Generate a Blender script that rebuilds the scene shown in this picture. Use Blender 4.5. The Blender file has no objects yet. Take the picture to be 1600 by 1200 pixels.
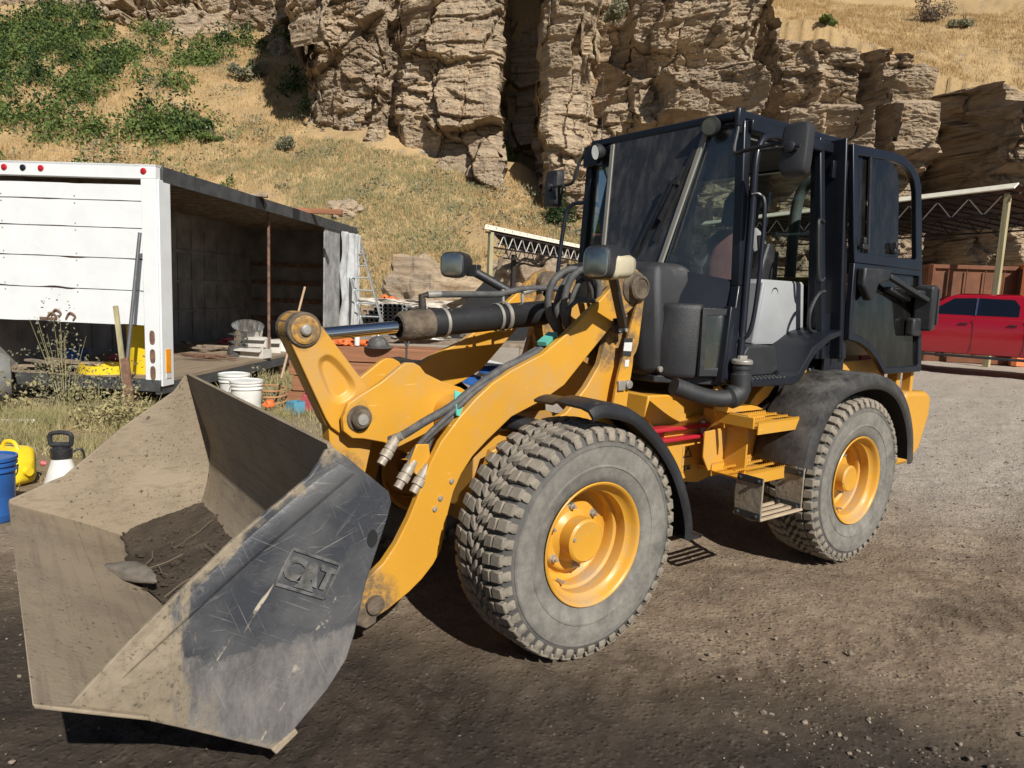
import bpy, math, random
import numpy as np
from mathutils import Vector, Matrix
random.seed(7); RNG = np.random.default_rng(11)
R = math.radians
S = bpy.context.scene
# ---------------- camera
CAM = Vector((2.034, 2.970, 1.538)); YAW, PITCH, ROLL = -2.21537, -0.12820, 0.04112
FW = Vector((math.cos(PITCH)*math.cos(YAW), math.cos(PITCH)*math.sin(YAW), math.sin(PITCH)))
RT = FW.cross(Vector((0, 0, 1))).normalized(); UP = RT.cross(FW)
rt2 = RT*math.cos(ROLL)+UP*math.sin(ROLL); up2 = UP*math.cos(ROLL)-RT*math.sin(ROLL)
cam = bpy.data.cameras.new('camera'); cam.lens = 36*1105.27/1600; cam.sensor_width = 36; cam.clip_start = .05; cam.clip_end = 900
co = bpy.data.objects.new('camera', cam); S.collection.objects.link(co)
co.matrix_world = Matrix(((rt2.x, up2.x, -FW.x, CAM.x), (rt2.y, up2.y, -FW.y, CAM.y), (rt2.z, up2.z, -FW.z, CAM.z), (0, 0, 0, 1)))
S.camera = co
F0 = Vector((math.cos(YAW), math.sin(YAW), 0)); R0 = Vector((math.sin(YAW), -math.cos(YAW), 0))
def W(u, v, z=0): p = R0*u+F0*v; return Vector((CAM.x+p.x, CAM.y+p.y, z))   # metres right of / ahead of the photographer
def rotaz(a): return YAW-R(a)-math.pi/2            # rotation z so that local +y heads a degrees right of straight ahead
# ---------------- light
SAZ, SEL = -27, 38                                  # the light travels 27 deg left of straight ahead, sun 38 deg up
h = F0*math.cos(R(SAZ))+R0*math.sin(R(SAZ))
sd = Vector((h.x*math.cos(R(SEL)), h.y*math.cos(R(SEL)), -math.sin(R(SEL))))
sun = bpy.data.lights.new('sun', 'SUN'); sun.energy = 5.0; sun.angle = R(.53); sun.color = (1, .955, .88)
so = bpy.data.objects.new('sun', sun); S.collection.objects.link(so)
so.rotation_euler = sd.to_track_quat('-Z', 'Y').to_euler()
w = bpy.data.worlds.new('World'); S.world = w; w.use_nodes = True
nt = w.node_tree; sky = nt.nodes.new('ShaderNodeTexSky'); sky.sky_type = 'NISHITA'; sky.sun_disc = False
sky.sun_elevation = R(SEL); ts = -sd; sky.sun_rotation = math.atan2(ts.x, ts.y); sky.dust_density = .5; sky.air_density = .75; sky.altitude = 300
nt.links.new(sky.outputs[0], nt.nodes['Background'].inputs[0]); nt.nodes['Background'].inputs[1].default_value = .05
S.view_settings.view_transform = 'Standard'; S.view_settings.look = 'None'; S.view_settings.exposure = .22
S.view_settings.gamma = 1; S.view_settings.use_curve_mapping = False
S.cycles.max_bounces = 8; S.cycles.transparent_max_bounces = 12; S.cycles.use_denoising = True
# ---------------- helpers
C = S.collection
def thing(name, label, cat, loc=(0, 0, 0), rz=0, group=None, kind=None):
    o = bpy.data.objects.new(name, None); C.objects.link(o); o.empty_display_size = .2
    o.location = loc; o.rotation_euler = (0, 0, rz); return tag(o, label, cat, group, kind)
def tag(o, label=None, cat=None, group=None, kind=None):
    if label: o['label'] = label
    if cat: o['category'] = cat
    if group: o['group'] = group
    if kind: o['kind'] = kind
    return o
def copy_tree(o, parent=None):
    c = o.copy(); C.objects.link(c); c.parent = parent
    for ch in list(o.children): copy_tree(ch, c)
    return c
def sm(pts, n=6, closed=False):                     # catmull-rom
    P = [Vector(p) for p in pts]; out = []; m = len(P)
    rng = range(m if closed else m-1)
    for i in rng:
        a = P[(i-1) % m] if closed or i > 0 else P[i]; b = P[i]; c = P[(i+1) % m]
        d = P[(i+2) % m] if closed or i+2 < m else c
        for k in range(n):
            t = k/n; out.append(.5*((2*b)+(c-a)*t+(2*a-5*b+4*c-d)*t*t+(3*b-a-3*c+d)*t**3))
    if not closed: out.append(P[-1])
    return out
class M:
    def __init__(s): s.v = []; s.f = []; s.k = []
    def mark(s): s.k.append((len(s.v), len(s.f))); return s   # a new separate piece starts here
    def build_each(s, name, mt, parent=None, **kw):
        ks = s.k+[(len(s.v), len(s.f))]; out = []
        for (a, fa), (b, fb) in zip(ks, ks[1:]):
            m = M(); m.v = s.v[a:b]; m.f = [tuple(i-a for i in q) for q in s.f[fa:fb]]; out.append(m.build(name, mt, parent, **kw))
        return out
    def add(s, v, f):
        o = len(s.v); s.v += [tuple(p) for p in v]; s.f += [tuple(i+o for i in q) for q in f]; return s
    def box(s, c, d, rot=None):
        m = rot if rot is not None else Matrix.Identity(3)
        if isinstance(m, (tuple, list)): m = (Matrix.Rotation(m[2], 3, 'Z') @ Matrix.Rotation(m[1], 3, 'Y') @ Matrix.Rotation(m[0], 3, 'X'))
        v = [Vector(c)+m @ Vector((x*d[0]/2, y*d[1]/2, z*d[2]/2)) for x in (-1, 1) for y in (-1, 1) for z in (-1, 1)]
        return s.add(v, [(0, 1, 3, 2), (4, 6, 7, 5), (0, 4, 5, 1), (2, 3, 7, 6), (0, 2, 6, 4), (1, 5, 7, 3)])
    def prism(s, poly, a, b, ax='y'):
        def q(p, t): return (p[0], t, p[1]) if ax == 'y' else ((t, p[0], p[1]) if ax == 'x' else (p[0], p[1], t))
        n = len(poly); v = [q(p, a) for p in poly]+[q(p, b) for p in poly]
        return s.add(v, [tuple(range(n)), tuple(range(2*n-1, n-1, -1))]+[(i, i+n, (i+1) % n+n, (i+1) % n) for i in range(n)])
    def plate(s, pts, t):                           # 3-D polygon given thickness t along its normal
        P = [Vector(p) for p in pts]; n = (P[1]-P[0]).cross(P[-1]-P[0]).normalized()*t; m = len(P)
        return s.add(P+[p+n for p in P], [tuple(range(m)), tuple(range(2*m-1, m-1, -1))]+[(i, i+m, (i+1) % m+m, (i+1) % m) for i in range(m)])
    def bar(s, p, q, w_, h_, up=(0, 0, 1)):
        p = Vector(p); q = Vector(q); d = (q-p).normalized(); x = d.cross(Vector(up)).normalized(); z = x.cross(d)
        v = [b+x*a*w_/2+z*c*h_/2 for b in (p, q) for a, c in ((-1, -1), (1, -1), (1, 1), (-1, 1))]
        return s.add(v, [(0, 1, 2, 3), (7, 6, 5, 4), (0, 4, 5, 1), (1, 5, 6, 2), (2, 6, 7, 3), (3, 7, 4, 0)])
    def tube(s, pts, r, n=10, cap=True, closed=False):
        P = [Vector(p) for p in pts]; m = len(P); rr = r if isinstance(r, (list, tuple)) else [r]*m
        t0 = (P[1]-P[0]).normalized(); u = t0.orthogonal().normalized(); vs = []
        for i in range(m):
            a = P[i-1] if i or closed else P[0]; b = P[(i+1) % m] if i < m-1 or closed else P[-1]
            t = (b-a).normalized(); u = (u-t*u.dot(t)).normalized(); w_ = t.cross(u)
            vs += [P[i]+(u*math.cos(2*math.pi*k/n)+w_*math.sin(2*math.pi*k/n))*rr[i] for k in range(n)]
        f = [(i*n+k, i*n+(k+1) % n, ((i+1) % m)*n+(k+1) % n, ((i+1) % m)*n+k) for i in range(m if closed else m-1) for k in range(n)]
        if cap and not closed: f += [tuple(range(n-1, -1, -1)), tuple((m-1)*n+k for k in range(n))]
        return s.add(vs, f)
    def cyl(s, p, q, r, n=24, r2=None): return s.tube([p, q], [r, r if r2 is None else r2], n)
    def lathe(s, prof, c=(0, 0, 0), ax='y', n=48, cap=False):    # prof: (radius, height along axis)
        vs = []
        for r, hh in prof:
            for k in range(n):
                a = 2*math.pi*k/n; x, y = r*math.cos(a), r*math.sin(a)
                p = (x, hh, y) if ax == 'y' else ((x, y, hh) if ax == 'z' else (hh, x, y))
                vs.append((p[0]+c[0], p[1]+c[1], p[2]+c[2]))
        m = len(prof); f = [(i*n+k, i*n+(k+1) % n, (i+1)*n+(k+1) % n, (i+1)*n+k) for i in range(m-1) for k in range(n)]
        if cap: f += [tuple(range(n)), tuple((m-1)*n+k for k in range(n-1, -1, -1))]
        return s.add(vs, f)
    def loft(s, secs, e=3.5, n=28):                 # sections (x, yc, zc, hy, hz): superellipses across x
        vs = []
        for x, yc, zc, hy, hz in secs:
            for k in range(n):
                a = 2*math.pi*k/n; ca, sa = math.cos(a), math.sin(a)
                vs.append((x, yc+hy*math.copysign(abs(ca)**(2/e), ca), zc+hz*math.copysign(abs(sa)**(2/e), sa)))
        m = len(secs); f = [(i*n+k, i*n+(k+1) % n, (i+1)*n+(k+1) % n, (i+1)*n+k) for i in range(m-1) for k in range(n)]
        return s.add(vs, f+[tuple(range(n-1, -1, -1)), tuple((m-1)*n+k for k in range(n))])
    def xf(s, mat, start=0):
        s.v[start:] = [tuple(mat @ Vector(p)) for p in s.v[start:]]; return s
    def build(s, name, mt, parent=None, bevel=0, seg=2, ang=35, loc=None):
        me = bpy.data.meshes.new(name); me.from_pydata(s.v, [], s.f); me.materials.append(mt)
        me.validate(); import bmesh
        bm = bmesh.new(); bm.from_mesh(me); bmesh.ops.recalc_face_normals(bm, faces=bm.faces); bm.to_mesh(me); bm.free()
        me.polygons.foreach_set('use_smooth', [True]*len(me.polygons)); me.set_sharp_from_angle(angle=R(ang))
        o = bpy.data.objects.new(name, me); C.objects.link(o)
        if parent is not None: o.parent = parent
        if loc is not None: o.location = loc
        if bevel:
            b = o.modifiers.new('b', 'BEVEL'); b.width = bevel; b.segments = seg; b.limit_method = 'ANGLE'; b.angle_limit = R(30); b.harden_normals = False
        return o
def npmesh(name, V, F, mt, smooth=True):            # numpy verts, quads/tris
    me = bpy.data.meshes.new(name); k = F.shape[1]
    me.vertices.add(len(V)); me.vertices.foreach_set('co', np.ascontiguousarray(V, np.float32).ravel())
    me.loops.add(F.size); me.loops.foreach_set('vertex_index', np.ascontiguousarray(F, np.int32).ravel())
    me.polygons.add(len(F)); me.polygons.foreach_set('loop_start', np.arange(0, F.size, k, dtype=np.int32))
    me.polygons.foreach_set('use_smooth', np.full(len(F), smooth)); me.materials.append(mt); me.update(); me.validate()
    o = bpy.data.objects.new(name, me); C.objects.link(o); return o
def gridfaces(nr, nc):
    i = np.arange(nr*nc).reshape(nr, nc)
    return np.stack([i[:-1, :-1], i[:-1, 1:], i[1:, 1:], i[1:, :-1]], -1).reshape(-1, 4)
# numpy noise
def hsh(a, b, s=0):
    n = (a.astype(np.int64)*374761393+b.astype(np.int64)*668265263+s*974634777) & 0xffffffff
    n = ((n ^ (n >> 13))*1274126177) & 0xffffffff; n = ((n ^ (n >> 16))*2246822519) & 0xffffffff
    return ((n ^ (n >> 15)) & 0xffffff)/0xffffff
def vn(x, y, s=0):
    xi, yi = np.floor(x), np.floor(y); fx, fy = x-xi, y-yi; fx = fx*fx*(3-2*fx); fy = fy*fy*(3-2*fy)
    a, b, c, d = hsh(xi, yi, s), hsh(xi+1, yi, s), hsh(xi, yi+1, s), hsh(xi+1, yi+1, s)
    return (a*(1-fx)+b*fx)*(1-fy)+(c*(1-fx)+d*fx)*fy
def fbm(x, y, o=5, s=0, g=.5):
    r = 0; a = 1; t = 0
    for k in range(o): r = r+a*(vn(x*2**k, y*2**k, s+k*17)-.5); t += a; a *= g
    return r/t*2
def cells(x, y, s=0, j=.8, full=False):                         # voronoi: id hash, edge distance
    xi, yi = np.floor(x), np.floor(y); d1 = np.full(x.shape, 9.); d2 = d1.copy(); idd = np.zeros(x.shape)
    for i in (-1, 0, 1):
        for k in (-1, 0, 1):
            cx, cy = xi+i, yi+k
            dx = np.abs(cx+.5+(hsh(cx, cy, s)-.5)*j-x); dy = np.abs(cy+.5+(hsh(cx, cy, s+5)-.5)*j-y)
            d = np.maximum(dx, dy)*.8+(dx+dy)*.2; h_ = hsh(cx, cy, s+9); m = d < d1
            if full:
                if i == -1 and k == -1: T1 = np.zeros(x.shape)
                sx_ = (cx+.5+(hsh(cx, cy, s)-.5)*j)-x; sy_ = (cy+.5+(hsh(cx, cy, s+5)-.5)*j)-y
                T1 = np.where(m, (hsh(cx, cy, s+21)-.5)*sx_*2+(hsh(cx, cy, s+22)-.5)*sy_*2, T1)
            d2 = np.where(m, d1, np.minimum(d2, d)); idd = np.where(m, h_, idd); d1 = np.where(m, d, d1)
    return (idd, d2-d1, T1) if full else (idd, d2-d1)
# ---------------- materials
def srgb(r, g, b): return tuple(((c/255)/12.92 if c < 10.3 else ((c/255+.055)/1.055)**2.4) for c in (r, g, b))
class N:
    def __init__(s, name):
        s.m = bpy.data.materials.new(name); s.m.use_nodes = True; s.t = s.m.node_tree; s.t.nodes.clear()
        s.out = s.n('OutputMaterial'); s.co = s.n('TexCoord').outputs['Object']; s.geo = s.n('NewGeometry')
    def n(s, ty, **k):
        x = s.t.nodes.new('ShaderNode'+ty)
        for a, b in k.items(): setattr(x, a, b)
        return x
    def put(s, sock, v):
        if isinstance(v, bpy.types.NodeSocket): s.t.links.new(v, sock)
        elif isinstance(v, (tuple, list)) and len(v) == 3 and sock.type == 'RGBA': sock.default_value = (*v, 1)
        else: sock.default_value = v
    def map(s, sc=(1, 1, 1), rot=(0, 0, 0), src=None):
        m = s.n('Mapping'); s.put(m.inputs['Vector'], src or s.co); m.inputs['Scale'].default_value = sc; m.inputs['Rotation'].default_value = rot
        return m.outputs[0]
    def noise(s, sc, det=5, rough=.55, vec=None, dist=0):
        x = s.n('TexNoise'); s.put(x.inputs['Vector'], vec or s.co); x.inputs['Scale'].default_value = sc
        x.inputs['Detail'].default_value = det; x.inputs['Roughness'].default_value = rough; x.inputs['Distortion'].default_value = dist
        return x.outputs[0]
    def vor(s, sc, feat='F1', vec=None, out=0):
        x = s.n('TexVoronoi', feature=feat); s.put(x.inputs['Vector'], vec or s.co); x.inputs['Scale'].default_value = sc
        return x.outputs[out]
    def ramp(s, v, lo, hi, a=0., b=1.):
        x = s.n('MapRange'); x.clamp = True; s.put(x.inputs[0], v)
        for i, q in enumerate((lo, hi, a, b)): x.inputs[i+1].default_value = q
        return x.outputs[0]
    def math(s, op, a, b=0.):
        x = s.n('Math', operation=op); x.use_clamp = False; s.put(x.inputs[0], a); s.put(x.inputs[1], b); return x.outputs[0]
    def mix(s, f, a, b, mode='MIX'):
        x = s.n('Mix', data_type='RGBA', blend_type=mode); s.put(x.inputs[0], f); s.put(x.inputs[6], a); s.put(x.inputs[7], b); return x.outputs[2]
    def sep(s, v): x = s.n('SeparateXYZ'); s.put(x.inputs[0], v); return x.outputs
    def up(s, lo=.2, hi=.9): return s.ramp(s.sep(s.geo.outputs['Normal'])[2], lo, hi)
    def bump(s, hgt, st=.5, dist=.01, nrm=None):
        x = s.n('Bump'); x.inputs['Strength'].default_value = st; x.inputs['Distance'].default_value = dist
        s.put(x.inputs['Height'], hgt)
        if nrm is not None: s.put(x.inputs['Normal'], nrm)
        return x.outputs[0]
    def bsdf(s, col, rough=.5, metal=0., nrm=None, spec=.5, coat=0., trans=0.):
        x = s.n('BsdfPrincipled'); s.put(x.inputs['Base Color'], col); s.put(x.inputs['Roughness'], rough); s.put(x.inputs['Metallic'], metal)
        x.inputs['Specular IOR Level'].default_value = spec; x.inputs['Coat Weight'].default_value = coat; x.inputs['Coat Roughness'].default_value = .08
        x.inputs['Transmission Weight'].default_value = trans
        if nrm is not None: s.put(x.inputs['Normal'], nrm)
        s.t.links.new(x.outputs[0], s.out.inputs[0]); return x
def simple(name, col, rough=.5, metal=0., var=.15, sc=6, bump=0., bsc=40, dust=0., dcol=(.34, .27, .19), spec=.5, coat=0., dsc=5):
    k = N(name); c = k.mix(k.ramp(k.noise(sc), .35, .7), tuple(x*(1-var) for x in col), tuple(min(1, x*(1+var)) for x in col))
    rg = rough
    if dust:
        f = k.math('MULTIPLY', k.ramp(k.noise(dsc*1.6, 12, .78), .66-dust*.35, .92-dust*.25), k.math('ADD', k.up(-.3, .9), .15)); f = k.ramp(k.math('ADD', f, dust*.08), 0, 1)
        c = k.mix(f, c, dcol); rg = k.ramp(f, 0, 1, rough, .85)
    nr = k.bump(k.noise(bsc, 6, .6), bump, .01) if bump else None
    k.bsdf(c, rg, metal, nr, spec, coat); return k.m
def rubber(name, base, dustc, amt, radial=False):
    k = N(name); f = k.ramp(k.noise(9, 12, .75), .5-amt*.35, .8-amt*.1)
    if radial:
        x, y, z = k.sep(k.co); r = k.math('SQRT', k.math('ADD', k.math('MULTIPLY', x, x), k.math('MULTIPLY', z, z)))
        r = k.math('ADD', r, k.math('MULTIPLY', k.noise(14, 8, .7), .05)); f = k.math('MULTIPLY', f, k.ramp(r, .44, .475, 1, .25)); f = k.math('MULTIPLY', f, k.ramp(r, .285, .33, .55, 1))
    c = k.mix(f, base, dustc); c = k.mix(k.ramp(k.noise(60, 6, .7), .60, .8, 0, .4), c, tuple(x*.4 for x in dustc))
    k.bsdf(c, .85, 0, k.bump(k.noise(90, 5), .3, .004), .25); return k.m
Mt = {}
def yellow(name, dust=.30, scr=.2):
    k = N(name); c = k.mix(k.ramp(k.noise(2.5), .3, .7), (.55, .275, .030), (.61, .31, .036))
    f = k.math('MULTIPLY', k.ramp(k.noise(4.5, 9, .68), .6-dust*.4, .85-dust*.2), k.math('ADD', k.up(-.2, .9), .35))
    sp = k.ramp(k.vor(95), .07, .10, .7, 0); sp = k.math('MULTIPLY', sp, k.ramp(k.noise(7), .44, .60))
    s1 = k.ramp(k.noise(13, 3, .5, k.map((1, 1, 14), (0, .7, 0)), 1.2), .70, .74, 0, scr*3)
    gr = None
    for px_, pz_, r_ in ((.955, 1.349, .09), (.724, .963, .055), (-.68, 1.59, .20), (.82, .20, .17), (-.58, 1.30, .14), (.84, .62, .20)):
        v_ = k.n('VectorMath', operation='DISTANCE'); xz = k.n('CombineXYZ'); X_, Y_, Z_ = k.sep(k.co); k.put(xz.inputs[0], X_); k.put(xz.inputs[2], Z_); k.put(v_.inputs[0], xz.outputs[0]); v_.inputs[1].default_value = (px_, 0, pz_)
        d_ = k.ramp(k.math('ADD', v_.outputs['Value'], k.math('MULTIPLY', k.noise(11, 9, .75), .16)), r_+.09, r_+.035); gr = d_ if gr is None else k.math('MAXIMUM', gr, d_)
    c = k.mix(f, c, (.36, .27, .17)); c = k.mix(sp, c, (.10, .07, .05)); c = k.mix(s1, c, (.80, .55, .25))
    c = k.mix(k.math('MULTIPLY', gr, k.ramp(k.noise(26, 8, .75), .38, .55, .25, .9)), c, (.13, .095, .06)); f = k.math('MAXIMUM', f, gr)
    k.bsdf(c, k.ramp(f, 0, 1, .36, .85), 0, k.bump(k.noise(60, 4), .05, .004), .45); return k.m
Mt['yel'] = yellow('yellow_paint'); Mt['yeld'] = yellow('dusty_yellow_paint', .75, .5); Mt['yels'] = yellow('yellow_dirty_cast', .45, .25)
Mt['blk'] = simple('black_plastic', (.017, .018, .021), .42, var=.25, bump=.25, bsc=220, dust=.42, dcol=(.12, .11, .10), dsc=7)
Mt['blkp'] = simple('black_paint', (.010, .012, .018), .33, var=.2, dust=.12, dcol=(.10, .095, .09), spec=.35, coat=.08)
Mt['gryp'] = simple('worn_grey_plastic', (.024, .025, .028), .5, var=.2, bump=.3, bsc=200, dust=.34, dcol=(.10, .095, .085))
Mt['cyl'] = simple('black_cylinder_paint', (.016, .017, .019), .4, var=.3, bump=.1, dust=.28, dcol=(.22, .18, .14), dsc=16)
Mt['mudc'] = simple('dry_mud_cake', (.13, .10, .07), .95, var=.45, sc=14, bump=.9, bsc=45)
Mt['grease'] = simple('greasy_dirt', (.035, .028, .022), .6, var=.5, sc=20, bump=.7, bsc=60, dust=.35)
Mt['chrome'] = simple('chrome_rod', (.75, .76, .78), .12, 1., var=.03, spec=.5)
Mt['steel'] = simple('bare_steel', (.45, .43, .40), .42, .8, var=.25, sc=18, bump=.2, dust=.35)
Mt['zinc'] = simple('zinc_fitting', (.42, .40, .36), .45, .5, var=.2, dust=.4)
Mt['brass'] = simple('dusty_steel_coupler', (.36, .32, .26), .55, .25, var=.3, sc=40, dust=.5)
Mt['blkd'] = simple('dusty_black_fender', (.020, .020, .022), .45, var=.25, bump=.25, bsc=220, dust=.75, dcol=(.15, .14, .125), dsc=4)
Mt['hose'] = simple('hydraulic_hose', (.075, .075, .075), .65, var=.3, sc=30, bump=.3, bsc=150, dust=.4, dcol=(.26, .22, .17))
Mt['rub'] = rubber('tyre_side_rubber', (.055, .055, .055), (.27, .25, .215), .9, True)
Mt['trd'] = rubber('tyre_tread_rubber', (.07, .065, .058), (.33, .285, .225), .9)
Mt['teal'] = simple('teal_strap', (.10, .42, .34), .6)
Mt['red'] = simple('red_paint', (.42, .015, .03), .35, dust=.15)
Mt['gcon'] = simple('grey_console_plastic', (.30, .31, .32), .5, var=.06, bump=.1, bsc=200, dust=.15)
Mt['seat'] = simple('grey_seat_fabric', (.22, .225, .225), .9, var=.15, bump=.4, bsc=300)
Mt['seatr'] = simple('red_seat_fabric', (.26, .12, .11), .9, var=.15)
Mt['duct'] = simple('grey_air_duct', (.10, .115, .11), .6)
Mt['lab'] = simple('white_sticker', (.62, .62, .60), .5, dust=.25); Mt['labk'] = simple('black_sticker_print', (.03, .03, .03), .5)
Mt['ink'] = simple('grey_ink', (.25, .26, .27), .6)
def glass(name, tint, gl=.06, dust=0.):
    k = N(name); t = k.n('BsdfTransparent'); t.inputs[0].default_value = (*tint, 1); g = k.n('BsdfGlossy'); g.inputs['Roughness'].default_value = .03
    fr = k.n('Fresnel'); fr.inputs[0].default_value = 1.5; mx = k.n('MixShader'); k.put(mx.inputs[0], k.ramp(fr.outputs[0], 0, 1, gl, 1))
    k.t.links.new(t.outputs[0], mx.inputs[1]); k.t.links.new(g.outputs[0], mx.inputs[2]); o = mx.outputs[0]
    if dust:
        d = k.n('BsdfDiffuse'); d.inputs[0].default_value = (.36, .34, .31, 1); m2 = k.n('MixShader')
        k.put(m2.inputs[0], k.math('ADD', k.ramp(k.noise(14, 8, .7, k.map((1, 1, .35))), .45, .75, 0, dust), k.ramp(k.vor(120), .05, .12, dust*1.5, dust*.35)))
        k.t.links.new(o, m2.inputs[1]); k.t.links.new(d.outputs[0], m2.inputs[2]); o = m2.outputs[0]
    k.t.links.new(o, k.out.inputs[0]); return k.m
Mt['gl'] = glass('cab_window_glass', (.80, .86, .84), .03, .05); Mt['glw'] = glass('dust_and_reflection_windshield_glass', (.50, .56, .58), .07, .19)  # windshield dust film thickened to stand in for a grey reflection
Mt['gld'] = glass('dusty_door_glass', (.07, .08, .09), .05, .045); Mt['lens'] = glass('lamp_lens', (.85, .86, .84), .1, .1)
Mt['glt'] = glass('dark_truck_glass', (.06, .065, .07), .05)
Mt['cream'] = simple('cream_lamp_lens', (.52, .46, .32), .3, coat=.3); Mt['refl'] = simple('lamp_reflector', (.6, .6, .58), .15, .9)
def bucket_in():
    k = N('mud_coated_bucket_steel'); n1 = k.noise(3, 6)
    c = k.mix(k.ramp(n1, .35, .7), (.32, .26, .185), (.25, .20, .142))
    st = k.noise(7, 5, .6, k.map((2, .25, 8))); c = k.mix(k.ramp(st, .5, .75, 0, .7), c, (.17, .135, .098)); c = k.mix(k.ramp(k.noise(2.2, 9, .7), .5, .62, 0, .5), c, (.20, .165, .12))
    sp = k.math('MULTIPLY', k.ramp(k.noise(62, 5, .7), .60, .66), k.ramp(k.noise(6, 3), .42, .56)); c = k.mix(sp, c, (.105, .08, .056))
    sp2 = k.ramp(k.noise(21, 4, .6), .675, .71); c = k.mix(sp2, c, (.06, .045, .035))
    k.bsdf(c, .9, 0, k.bump(k.math('ADD', k.noise(60, 8, .7), k.math('MULTIPLY', sp, .5)), .6, .006), .2); return k.m
Mt['bin'] = bucket_in()
def bucket_out():
    k = N('scratched_black_bucket_paint'); x, y, z = k.sep(k.co)
    c = k.mix(k.ramp(k.noise(5, 6), .4, .65), (.042, .045, .053), (.10, .10, .102))
    # bare worn steel over the lower part, edge wobbling
    low = k.ramp(k.math('ADD', z, k.math('MULTIPLY', k.noise(5, 12, .72), .26)), .60, .575)
    c = k.mix(low, c, k.mix(k.ramp(k.noise(16, 12, .75, k.map((1, 1, .4), (0, -.8, 0))), .36, .66), (.12, .115, .115), (.26, .245, .23)))
    for rot, sc, th in ((.55, 9, .655), (-.8, 7, .665), (1.2, 8, .66), (.15, 12, .67), (-.35, 6, .67)):
        v_ = k.map((.35, 1, 34), (0, 0, 0), k.map((1, 1, 1), (0, rot, 0))); s = k.noise(sc, 2, .5, v_, .12)
        ln = k.math('MULTIPLY', k.ramp(s, th, th+.03), k.ramp(k.noise(sc*.9, 4, .6, k.map((1, 1, 1), (0, rot, 3))), .50, .60)); c = k.mix(k.math('MULTIPLY', ln, .42), c, (.33, .31, .28))
    w = k.noise(2.3, 3, .5, k.map((.55, 1, 9), (0, 0, 0), k.map((1, 1, 1), (0, -.95, 0))), .2)
    c = k.mix(k.math('MULTIPLY', k.ramp(w, .665, .69), k.ramp(k.noise(9, 4, .7), .5, .56)), c, (.44, .38, .30)); c = k.mix(k.ramp(k.noise(70, 5, .75), .60, .72, 0, .3), c, (.25, .22, .18))
    # caked tan mud at the front tip and along the top edge
    tip = k.ramp(k.math('ADD', x, k.math('MULTIPLY', k.noise(9, 12, .75, k.map((1, 1, .28), (0, .55, 0))), .62)), 1.90, 1.96)
    edge = k.math('ADD', k.math('ADD', z, k.math('MULTIPLY', x, .80)), k.math('MULTIPLY', k.noise(10, 6), .22)); edge = k.ramp(edge, 2.075, 2.10)
    bot = k.ramp(k.math('ADD', k.math('SUBTRACT', z, k.math('MULTIPLY', x, .58)), k.math('MULTIPLY', k.noise(13, 9, .72), .16)), -.575, -.605)
    f = k.math('MAXIMUM', k.math('MAXIMUM', tip, edge), bot); mc = k.mix(k.ramp(k.noise(30, 8, .7), .4, .7), (.28, .23, .162), (.19, .155, .11)); mc = k.mix(k.ramp(k.noise(60, 5, .7), .59, .66), mc, (.10, .08, .055)); c = k.mix(f, c, mc)
    rg = k.ramp(f, 0, 1, .42, .9); mt = k.ramp(low, 0, 1, 0, .25)
    k.bsdf(c, rg, mt, k.bump(k.math('ADD', k.noise(55, 6, .65), k.math('MULTIPLY', f, .8)), .35, .005), .45); return k.m
Mt['bout'] = bucket_out()
def wetmud():
    k = N('wet_mud'); c = k.mix(k.ramp(k.noise(6, 7), .4, .65), (.075, .056, .040), (.115, .088, .063))
    c = k.mix(k.ramp(k.noise(40, 4), .6, .7), c, (.04, .03, .022)); k.bsdf(c, .68, 0, k.bump(k.noise(34, 10, .75), 1., .03), .35); return k.m
Mt['mud'] = wetmud()
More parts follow.
